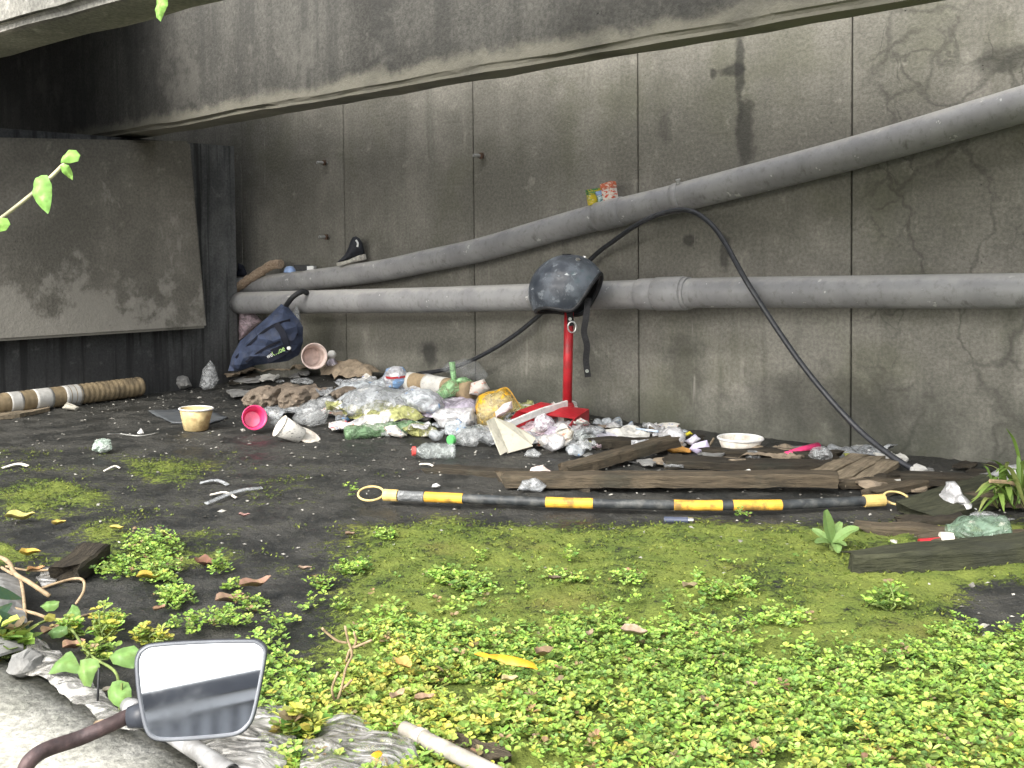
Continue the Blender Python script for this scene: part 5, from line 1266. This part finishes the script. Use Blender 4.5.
# flat leaf from a pixel outline, in a plane standing at depth Y and leaning back
def leafshape(name, out, Y, par, col, lean=.7, curl=.005, label=None, cat=None, group=None, mat=None, vein=None):
    pts = [on_y(x, y, Y) for x, y in out]; c0 = sum(pts, V()) / len(pts)
    q = [c0 + V((p.x - c0.x, (p.z - c0.z) * lean, p.z - c0.z)) for p in pts]
    # fit the leaning back by meeting the same sight lines
    nrm = V((0, -1, lean)).normalized(); q = [hit(x, y, c0, nrm) for x, y in out]
    ax = V((1, 0, 0)); ay = nrm.cross(ax).normalized()
    poly = [((p - c0).dot(ax), (p - c0).dot(ay)) for p in q]
    w = max(p[0] for p in poly) - min(p[0] for p in poly)
    v2, f2, pp = mesh2d(poly, max(w / 12, .0016)); vs, cs = [], []
    for v in v2:
        d = min(1, edist(v, pp) / (w * .3)); h = curl * (d * 1.2 + 1.1 * nz(v.x * 2.2 / w, v.y * 2.2 / w, w * 50))
        vs.append(c0 + ax * v.x + ay * v.y + nrm * h); k = .85 + .3 * d + .25 * nz(v.x * 5 / w, v.y * 5 / w, 3)
        cs.append(tuple(x * k for x in col))
    n = len(vs); vs += [v - nrm * .0006 for v in vs]; cs += cs[:]
    return mk(name, vs, [tuple(f) for f in f2] + [tuple(i + n for i in reversed(f)) for f in f2], mat or M_LEAF, par, None, True, label, cat, group, cols=cs)
Yv = G(75, 690).y - .02
o = thing('creeping_vine', G(60, 640), 'broad-leaved green vine creeping over plastic beside the motorcycle mirror', 'vine')
GL = (.17, .30, .085)
leafshape('leaf', [(40, 606), (46, 601), (54, 600), (60, 602), (59, 607), (54, 611), (47, 612)], G(50, 625).y, o, GL)
leafshape('leaf', [(63, 618), (68, 611), (72, 604), (77, 606), (81, 612), (81, 618), (73, 619)], G(70, 630).y, o, GL)
leafshape('leaf', [(47, 633), (52, 628), (60, 625), (68, 627), (68, 634), (60, 638), (52, 639)], G(58, 650).y, o, (.12, .22, .07))
leafshape('leaf', [(48, 674), (56, 662), (66, 653), (71, 651), (76, 658), (80, 667), (78, 673), (66, 672), (56, 674)], Yv, o, GL, .9)
leafshape('leaf', [(77, 672), (80, 660), (90, 658), (98, 660), (101, 667), (95, 674), (91, 687), (84, 686), (79, 678)], Yv - .03, o, (.19, .32, .09), .5)
leafshape('leaf', [(109, 657), (116, 650), (124, 647), (134, 645), (139, 650), (137, 660), (133, 668), (122, 667), (113, 664)], G(122, 690).y, o, GL, .9)
leafshape('leaf', [(107, 690), (112, 682), (120, 680), (128, 682), (132, 690), (131, 704), (124, 709), (114, 705), (108, 698)], G(118, 720).y, o, GL, .9)
leafshape('leaf', [(43, 616), (49, 613), (55, 614), (56, 620), (50, 622), (45, 621)], G(50, 634).y, o, (.30, .28, .06))
def gp(px, py, z): p = G(px, py); return p + V((0, 0, z))
st_ = catmull([gp(20, 640, .01), gp(50, 632, .02), gp(70, 640, .02), gp(90, 668, .02), gp(115, 685, .02), gp(120, 700, .01)], 5)
mk('stem', *tube(st_, .0022, 6), M_GSTEM, o, smooth=True)
mk('stem', *tube(catmull([gp(90, 668, .02), on_y(78, 668, Yv)], 3), .0018, 6), M_GSTEM, o); mk('stem', *tube(catmull([gp(118, 720, .0), on_y(120, 705, G(118, 720).y), on_y(122, 683, G(118, 720).y)], 4), .0018, 6), M_GSTEM, o)
A = G(97, 716); mk('wire_stem', *tube([A, on_y(99, 668, A.y)], .0016, 6), M_BLACK, None, None, True, 'thin dark upright stalk beside the lowest vine leaf', 'stalk')
# long dark leaves at the edge
o = thing('strap_leaf_plant', G(-10, 640), 'plant with long dark green strap leaves hanging over grey cloth', 'plant'); Yd = G(0, 650).y - .05
for pts, w in (([(-30, 585), (-5, 592), (22, 599)], .022), ([(-25, 640), (-5, 618), (12, 603)], .024), ([(-25, 612), (5, 622), (42, 640)], .026), ([(-20, 640), (2, 626), (28, 628)], .022), ([(-25, 655), (0, 648), (22, 652)], .024)):
    vs, fs, cs = [], [], []; blade(vs, fs, cs, [on_y(x, y, Yd + .03 * i) for i, (x, y) in enumerate(pts)], w, (.055, .11, .06), .1, .2, V((0, -.7, .7))); mk('leaf', vs, fs, M_LEAF, o, cols=cs)
mk('stem', *tube(catmull([G(-25, 700), on_y(-28, 650, Yd), on_y(-26, 600, Yd)], 4), .006, 8), M_GSTEM, o)
# dried vines
for i, (pts, r, lab) in enumerate((
    ([(-15, 562, .02), (0, 567, .04), (10, 576, .05), (16, 588, .05), (30, 594, .04), (50, 602, .02)], .0042, 'thickest tan dried vine arching in from the edge'),
    ([(2, 575, .03), (12, 584, .04), (20, 588, .04), (24, 605, .03), (26, 632, .01)], .003, 'tan dried vine dropping down over grey cloth'),
    ([(36, 596, .02), (55, 592, .03), (75, 588, .035), (84, 592, .04), (84, 600, .03), (76, 607, .01)], .0026, 'tan dried vine curling into a hook'),
    ([(12, 614, .02), (35, 620, .02), (52, 624, .015), (72, 624, .015), (92, 617, .01)], .0028, 'reddish dried vine crossing behind the broad leaves'),
    ([(6, 571, .02), (30, 574, .015), (62, 572, .012)], .0022, 'straight thin pale twig behind the wood block'))):
    mk('dried_vine', *tube(catmull([gp(x, y + z * 260, z) for x, y, z in pts], 6), r, 7), M_STEM, None, None, True, lab, 'dried vine', 'dried vines by the kerb')
# dead sprig among the weeds
B = G(336, 712); o = thing('dead_sprig', B, 'tan dead sprig with forked twigs standing in yellowing weeds', 'dead plant'); yy = B.y
for pts in ([(336, 704), (341, 690), (346, 668), (352, 655), (348, 640), (345, 626)], [(346, 662), (350, 650), (358, 646), (372, 640)], [(347, 643), (338, 641), (328, 634), (322, 628)], [(350, 652), (356, 642), (354, 632)], [(336, 704), (332, 690), (338, 672)], [(341, 690), (348, 684), (352, 680)]):
    mk('twig', *tube(catmull([on_y(x, y, yy - .02 * i / len(pts)) for i, (x, y) in enumerate(pts)], 4), .0018, 6), M_STEM, o, smooth=True)
# fallen leaves
rq = random.Random(9)
for i, (x, y, L, a, col, lab) in enumerate((
    (20, 524, 30, .1, (.52, .46, .16), 'long curled pale yellow leaf on mossy mud, closest to the frame edge'), (59, 529, 15, .6, (.50, .38, .10), 'yellow leaf curled up among moss streaks'), (117, 534, 16, -.1, (.52, .44, .12), 'flat yellow leaf on the dark mossy mud'),
    (30, 560, 20, .25, (.55, .38, .08), 'orange-yellow leaf above the dried vines'), (152, 584, 30, .25, (.55, .42, .08), 'long bright yellow leaf among weed patches'), (36, 577, 18, .5, (.36, .20, .09), 'orange brown dead leaf behind the wood block'),
    (205, 571, 26, -.5, (.20, .10, .07), 'narrow reddish brown dead leaf on dark mud'), (230, 608, 30, .35, (.30, .20, .14), 'pale brown folded dead leaf, flatter of two'), (256, 605, 36, .5, (.30, .18, .13), 'curled brown dead leaf with an upturned tip'),
    (160, 616, 16, .9, (.34, .20, .13), 'round brown dead leaf above the mirror'), (244, 521, 12, .0, (.34, .20, .18), 'small pinkish dead leaf on bluish mud'), (168, 543, 16, .3, (.12, .09, .06), 'dark brown leaf beside a weed patch'), (172, 573, 12, .2, (.2, .15, .12), 'grey brown leaf tip in weeds'),
    (590, 656, 16, 1.1, (.34, .26, .18), 'pale brown dead leaf on green weeds, smaller of two'), (634, 656, 28, -.2, (.36, .27, .20), 'curled pale brown dead leaf on green weeds'), (545, 677, 26, .6, (.25, .17, .11), 'crumpled brown dead leaf beside the orange peel'),
    (690, 607, 18, .3, (.25, .20, .12), 'dry leaf at the far edge of the weeds'), (405, 690, 26, -.8, (.55, .36, .12), 'orange-tan dry leaf standing in yellow weeds'), (398, 722, 24, .9, (.38, .27, .18), 'tan withered leaf near the crumpled sheet'), (425, 725, 22, .3, (.36, .24, .16), 'brown withered leaf below the yellow weeds'),
    (52, 640, 24, .8, (.36, .24, .15), 'brown dead leaf lying on grey cloth'), (75, 655, 24, .6, (.36, .22, .15), 'rust brown dead leaf beside the broad leaves'), (110, 700, 16, .2, (.50, .44, .34), 'pale straw leaf scrap near the kerb'), (105, 735, 22, .3, (.40, .30, .20), 'tan leaf by the cut end of the grey pipe'), (510, 705, 18, .2, (.45, .38, .2), 'dry yellowish leaf deep in the weeds'), (555, 598, 14, .1, (.13, .1, .07), 'dark dead leaf on moss by the weeds'), (350, 540, 10, .2, (.25, .17, .12), 'tiny brown leaf on bare mossy mud'), (305, 575, 14, .1, (.28, .2, .15), 'pale brown leaf scrap on bluish mud'))):
    B = G(x, y); m = mpp(B); n = 9; vs, cs, fs = [], [], []; Lm = L * m; wv = Lm * rq.uniform(.16, .26)
    lift = .012 if y < 590 or x < 250 else .035
    ax = V((math.cos(a), math.sin(a) * 1.6, .0)).normalized(); sd_ = V((-ax.y, ax.x, 0)); cu = rq.uniform(-1, 1)
    for j in range(n + 1):
        t_ = j / n - .5; wid = wv * math.sqrt(max(0, 1 - (2 * t_) ** 2)) * (1.2 - t_) + .0006
        z = lift + Lm * .32 * (t_ ** 2) * 2 + Lm * .035 * math.sin(j * 1.1 + L)
        cpt = B + ax * Lm * t_ + sd_ * cu * Lm * .25 * t_ * t_ + V((0, 0, z)); up_ = .75
        vs += [cpt + sd_ * wid + V((0, 0, wid * up_)), cpt, cpt - sd_ * wid + V((0, 0, wid * up_ * .9))]
        k = rq.uniform(.8, 1.2); cs += [tuple(q * k for q in col)] * 3
    for j in range(n): q = j * 3; fs += [(q, q + 1, q + 4, q + 3), (q + 1, q + 2, q + 5, q + 4)]
    n0 = len(vs); vs += [v - V((0, 0, .0008)) for v in vs]; cs += cs[:]; fs += [tuple(i_ + n0 for i_ in reversed(f)) for f in fs]
    mk('fallen_leaf', vs, fs, M_DRYLEAF, None, B, True, lab, 'leaf', 'fallen leaves', cols=cs)
leafshape('orange_peel', [(474, 652), (480, 651), (490, 655), (500, 656), (514, 659), (526, 662), (534, 666), (538, 673), (531, 671), (520, 668), (507, 665), (495, 660), (484, 657)], G(505, 668).y - .10, None, (.72, .34, .02), 1.6, .012,
          'bright orange strip of peel lying on the green weeds', 'peel', mat=M_DRYLEAF)
puff('orange_flower', [(370, 768), (368, 758), (374, 752), (382, 753), (388, 760), (388, 770)], (378, 772), .02, simple('orange_petal', (.72, .38, .02), .6, .2, 60), 'deep yellow crumpled flower on the crumpled clear sheet', 'flower', amp=.5, freq=60, Y=G(378, 778).y)

# ------------------------------------------------------------------ plastic sheets, cloth and pipes by the kerb
t = NT('crinkled_sheet')
cr_ = t.noise(26, 5, .6, t.map((.5, 1.2, 1.2)), 3.0); c = t.mix(t.rmp(t.noise(12, 4), .4, .65), (.30, .29, .26), (.52, .51, .48))
t.set(c, .2, Alpha=t.rmp(cr_, .42, .62, .22, .92)); t.b.inputs['Specular IOR Level'].default_value = .9
t.bump(t.math('ADD', t.mul(cr_, 1.5), t.rmp(t.vor(30, 'DISTANCE_TO_EDGE', t.map((.5, 1, 1))), 0, .2)), .006, .8)
M_SHEET = t.m
lay('plastic_sheet', [(18, 662), (34, 650), (56, 662), (78, 682), (98, 700), (128, 730), (140, 745), (118, 742), (90, 722), (60, 706), (34, 690), (12, 678)], M_SHEET, 'crinkled clear plastic sheet lying along the kerb under the vine', 'plastic sheet', thick=.001, lift=.01, amp=.018, freq=16, res=.009, hump=.012, seed=3)
lay('plastic_sheet', [(196, 742), (215, 730), (240, 725), (262, 716), (290, 722), (300, 735), (296, 760), (270, 800), (200, 790)], M_SHEET, 'crinkled pale plastic sheet directly under the mirror', 'plastic sheet', thick=.001, lift=.01, amp=.018, freq=16, res=.009, hump=.010, seed=4)
lay('plastic_sheet', [(306, 752), (322, 736), (340, 727), (362, 730), (378, 742), (396, 752), (420, 775), (400, 800), (330, 800), (300, 785)], M_SHEET, 'bulging clear plastic sheet crumpled over the cream pipe end', 'plastic sheet', thick=.001, lift=.012, amp=.018, freq=17, res=.009, hump=.010, seed=5)
M_CLOTH = simple('dirty_grey_cloth', (.20, .20, .19), .9, .3, 16, dirt=.5, bump=.4)
lay('cloth', [(-40, 590), (0, 583), (18, 592), (26, 612), (30, 640), (24, 665), (0, 672), (-40, 668)], M_CLOTH, 'dirty grey cloth slumped under dried vines beside the kerb', 'cloth', thick=.004, lift=.01, amp=.03, freq=9, res=.014, hump=.01, seed=6)
lay('plastic_sheet', [(36, 585), (42, 574), (58, 572), (62, 580), (55, 588), (42, 590)], M_SHEET, 'small grey crinkled sheet beside the dark wood block', 'plastic sheet', thick=.002, lift=.004, amp=.012, freq=14, res=.01, seed=7)
puff('stone', [(8, 668), (12, 655), (28, 648), (42, 655), (44, 668), (28, 676)], (26, 678), .03, M_STONE, 'rounded dirty grey lump beside the kerb under brown leaves', 'stone', amp=.25, seed=91)
A, B = gp(128, 722, .022), gp(232, 800, .03); o = thing('grey_conduit', A, 'short length of grey plastic pipe slanting down under the mirror', 'pipe')
ax = (B - A).normalized(); n = 16
vo, fo = tube([A.lerp(B, i / n) for i in range(n + 1)], .0105, 20, False); vi, fi = tube([A.lerp(B, i / n) for i in range(n + 1)], .009, 20, False)
nb = len(vo); fs = fo + [tuple(i + nb for i in reversed(f)) for f in fi] + [((k + 1) % 20, k, k + nb, (k + 1) % 20 + nb) for k in range(20)]
mk('barrel', vo + vi, fs, simple('pale_grey_pvc', (.27, .27, .265), .5, .25, 20, dirt=.5), o, smooth=True)
mk('collar', *tube([A + ax * .012, A + ax * .03], .0122, 20), simple('grey_collar', (.25, .25, .25), .5), o)
A, B = gp(404, 752, .03), gp(520, 812, .03); o = thing('cream_pipe', A, 'cream plastic pipe coming out from under the crumpled clear sheet', 'pipe')
mk('barrel', *tube([A.lerp(B, i / 12) for i in range(13)], .0098, 20), simple('cream_pvc', (.40, .37, .31), .55, .2, 20, dirt=.5), o, smooth=True)
mk('collar', *tube([A.lerp(B, .14), A.lerp(B, .19)], .0112, 20), simple('cream_collar', (.42, .39, .33), .5), o)
plank((448, 752), (500, 768), .035, .02, M_WOODM, 'grey rotten wood piece sunk in weeds near the cream pipe', 0, .0, 'loose wood', 33)

# ------------------------------------------------------------------ hanging and reaching vine sprigs
Ys = 1.15
o = thing('vine_sprig', on_y(-60, 262, Ys), 'thin vine shoot with fresh green leaves in front of the dark pier', 'vine')
pth = catmull([on_y(-330, 900, Ys - .1), on_y(-200, 520, Ys - .05), on_y(-60, 262, Ys), on_y(0, 219, Ys), (on_y(32, 194, Ys)), on_y(50, 178, Ys), on_y(62, 166, Ys + .01), on_y(68, 159, Ys + .01)], 6)
mk('stem', *tube(pth, [.0022] * (len(pth) - 6) + [.0016] * 6, 8), simple('pale_vine_stem', (.38, .36, .22), .6), o, smooth=True)
LG = (.27, .50, .11)
leafshape('leaf', [(36, 178), (41, 175), (47, 175), (51, 183), (52, 194), (51, 206), (48, 214), (42, 209), (36, 202), (32, 192), (33, 184)], Ys - .01, o, (.24, .46, .11), .2, .003)
leafshape('leaf', [(61, 163), (63, 155), (69, 150), (76, 150), (80, 155), (78, 161), (70, 163)], Ys + .005, o, LG, .4, .0025)
leafshape('leaf', [(60, 166), (64, 164), (69, 165), (72, 173), (73, 180), (68, 178), (62, 172)], Ys, o, LG, -.2, .002)
leafshape('leaf', [(-6, 222), (0, 218), (7, 218), (10, 224), (6, 230), (-2, 232), (-8, 229)], Ys - .01, o, LG, .3, .0025)
q = on_y(163, 2, 2.2)
o = thing('hanging_vine', q, 'single bright green leaf hanging from the deck edge', 'vine')
leafshape('leaf', [(157, -2), (163, -6), (168, -2), (168, 6), (164, 14), (161, 22), (156, 17), (155, 10)], 2.2, o, LG, .15)
leafshape('leaf', [(160, -40), (170, -44), (180, -38), (176, -28), (166, -28)], 2.2, o, LG, .3)
mk('stem', *tube(catmull([on_y(163, 0, 2.2), on_y(166, -40, 2.21), on_y(158, -120, 2.22), on_y(150, -190, 2.35)], 5), .0022, 7), M_GSTEM, o, smooth=True)

# ------------------------------------------------------------------ motorcycle mirror
YM = .95
pc = on_y(200, 690, YM)
rv = V((.10, -.98, .135)).normalized(); vv = (pc - CO).normalized(); nm = (rv - vv).normalized()
outl = [(138, 651), (144, 646), (155, 643), (200, 640), (250, 639), (261, 641), (267, 647), (267, 656), (263, 680), (256, 713), (250, 726), (240, 734), (225, 737), (190, 740), (165, 741), (153, 739), (146, 732), (141, 715), (137, 690), (135, 662)]
ol = [hit(x, y, pc, nm) for x, y in outl]; ol = catmull(ol + [ol[0]], 3)[:-1]
cen = sum(ol, V()) / len(ol)
mir = thing('motorcycle_mirror', cen, 'dark-rimmed motorcycle mirror on a rusty stem reflecting white sky', 'mirror')
def ringscale(k, off): return [cen + (p - cen) * k + nm * off for p in ol]
m = len(ol)
rings = [ringscale(.955, .002), ringscale(.975, .005), ringscale(1.0, .0035), ringscale(1.0, -.006), ringscale(.93, -.016), ringscale(.7, -.026), ringscale(.35, -.030)]
vs = [p for r_ in rings for p in r_] + [cen - nm * .031]; fs = []
for i in range(len(rings) - 1):
    for k in range(m): a, b = i * m + k, i * m + (k + 1) % m; fs.append((a, b, b + m, a + m))
b = (len(rings) - 1) * m
for k in range(m): fs.append((b + k, b + (k + 1) % m, len(vs) - 1))
for_back = ringscale(.955, .000); b0 = len(vs); vs += for_back; fs.append(tuple(b0 + k for k in range(m)))
for k in range(m): fs.append((k, b0 + k, b0 + (k + 1) % m, (k + 1) % m))
mk('housing', vs, fs, simple('mirror_housing', (.05, .055, .065), .45, .3, 40), mir, smooth=False)
t = NT('mirror_glass'); dn = t.noise(8, 5, .7, t.map((1, 1, 1)))
t.set((.90, .92, .94), t.rmp(dn, .45, .8, .02, .10), Metallic=1.0)
gl = ringscale(.952, .0032); gb = ringscale(.952, .0012); vs = gl + gb
mk('mirror_glass', vs, [tuple(range(m)), tuple(range(2 * m - 1, m - 1, -1))] + [(k, k + m, (k + 1) % m + m, (k + 1) % m) for k in range(m)], t.m, mir)
gr = ringscale(.958, .0042); mk('rim_bevel', *tube(gr + [gr[0]], .0016, 8, False), simple('grey_rim', (.16, .17, .185), .35, .1), mir, smooth=True)
b_ = hit(150, 716, pc, nm) - nm * .014
stm = catmull([b_ + nm * -.004, on_y(130, 716, YM - .0), on_y(110, 725, YM - .01), on_y(80, 738, YM - .02), on_y(50, 748, YM - .035), on_y(34, 757, YM - .045), on_y(25, 770, YM - .05), on_y(20, 800, YM - .05), on_y(17, 850, YM - .05)], 6)
M_STEMR = simple('rusty_stem', (.075, .05, .048), .6, .45, 60, .3, .5, .4, dirtcol=(.03, .03, .035))
mk('stem', *tube(stm, [.0085] * 4 + [.0066] * (len(stm) - 4), 14), M_STEMR, mir, smooth=True)
mk('knuckle', *tube([b_ + nm * .002, b_ - (b_ - stm[8]).normalized() * .02], [.013, .009], 16), simple('black_knuckle', (.04, .045, .055), .45), mir, smooth=True)
hb0 = stm[-1]
mk('clamp', *tube([hb0 + V((0, 0, .02)), hb0 + V((0, 0, -.012))], .012, 12), M_METAL, mir)
bar_ = catmull([hb0 + V((.06, -.05, -.022)), hb0 + V((0, 0, -.022)), hb0 + V((-.08, .02, -.022)), hb0 + V((-.2, -.01, -.03))], 5)
mk('handlebar', *tube(bar_, .011, 14), M_STEMR, mir, smooth=True)
mk('grip', *tube([hb0 + V((-.09, .018, -.022)), hb0 + V((-.14, .01, -.025)), hb0 + V((-.2, -.008, -.03))], .016, 14), M_BLACK, mir, smooth=True)

# ------------------------------------------------------------------ the roof across the road that shows in the mirror
def refl(px, py):
    p = hit(px, py, pc, nm); d = (p - CO).normalized(); r_ = d - nm * 2 * d.dot(nm); t_ = (-7.0 - p.y) / r_.y; return p + r_ * t_
L0, L1 = refl(138, 696), refl(265, 670)
sl = (L1.z - L0.z) / (L1.x - L0.x)
zr = lambda x, z0: L0.z + sl * (x - L0.x) + z0
sh_ = thing('roadside_shed', V((L0.x, -7, -.76)), 'long grey shed with pale fascia and sloping roof across the road', 'shed')
x0, x1 = L0.x - 4.0, L0.x + 4.0
def slant(z0, z1, y0, y1, mat, nm_, flat=False):
    vs = []
    for z in (z0, z1):
        for y in (y0, y1):
            for x in (x0, x1): vs.append(V((x, y, (zr(x, z) if not (flat and z == z0) else -.77))))
    return mk(nm_, vs, [(0, 1, 3, 2), (4, 6, 7, 5), (0, 4, 5, 1), (2, 3, 7, 6), (0, 2, 6, 4), (1, 5, 7, 3)], mat, sh_)
h = abs(refl(200, 683).z - refl(200, 698).z)
slant(-h, 0, -7.25, -7.0, simple('dark_gutter', (.13, .135, .15), .6, .2, 3), 'gutter')
slant(-h * 1.8, -h - .003, -7.2, -7.03, simple('pale_fascia', (.82, .82, .82), .6, .06, 3), 'fascia')
t = NT('grey_cladding'); wv_ = t.n('ShaderNodeTexWave'); wv_.inputs['Scale'].default_value = 2.2; t.t.links.new(t.map((1, 0, -.6)), wv_.inputs['Vector'])
t.set(t.mix(wv_.outputs['Fac'], (.22, .225, .24), (.50, .51, .53)), .7)
slant(-3, -h * 1.8 - .003, -9.5, -7.08, t.m, 'cladding', True)
slant(.0, .05, -9.8, -7.26, simple('roof_sheet', (.3, .3, .3), .6), 'roof')
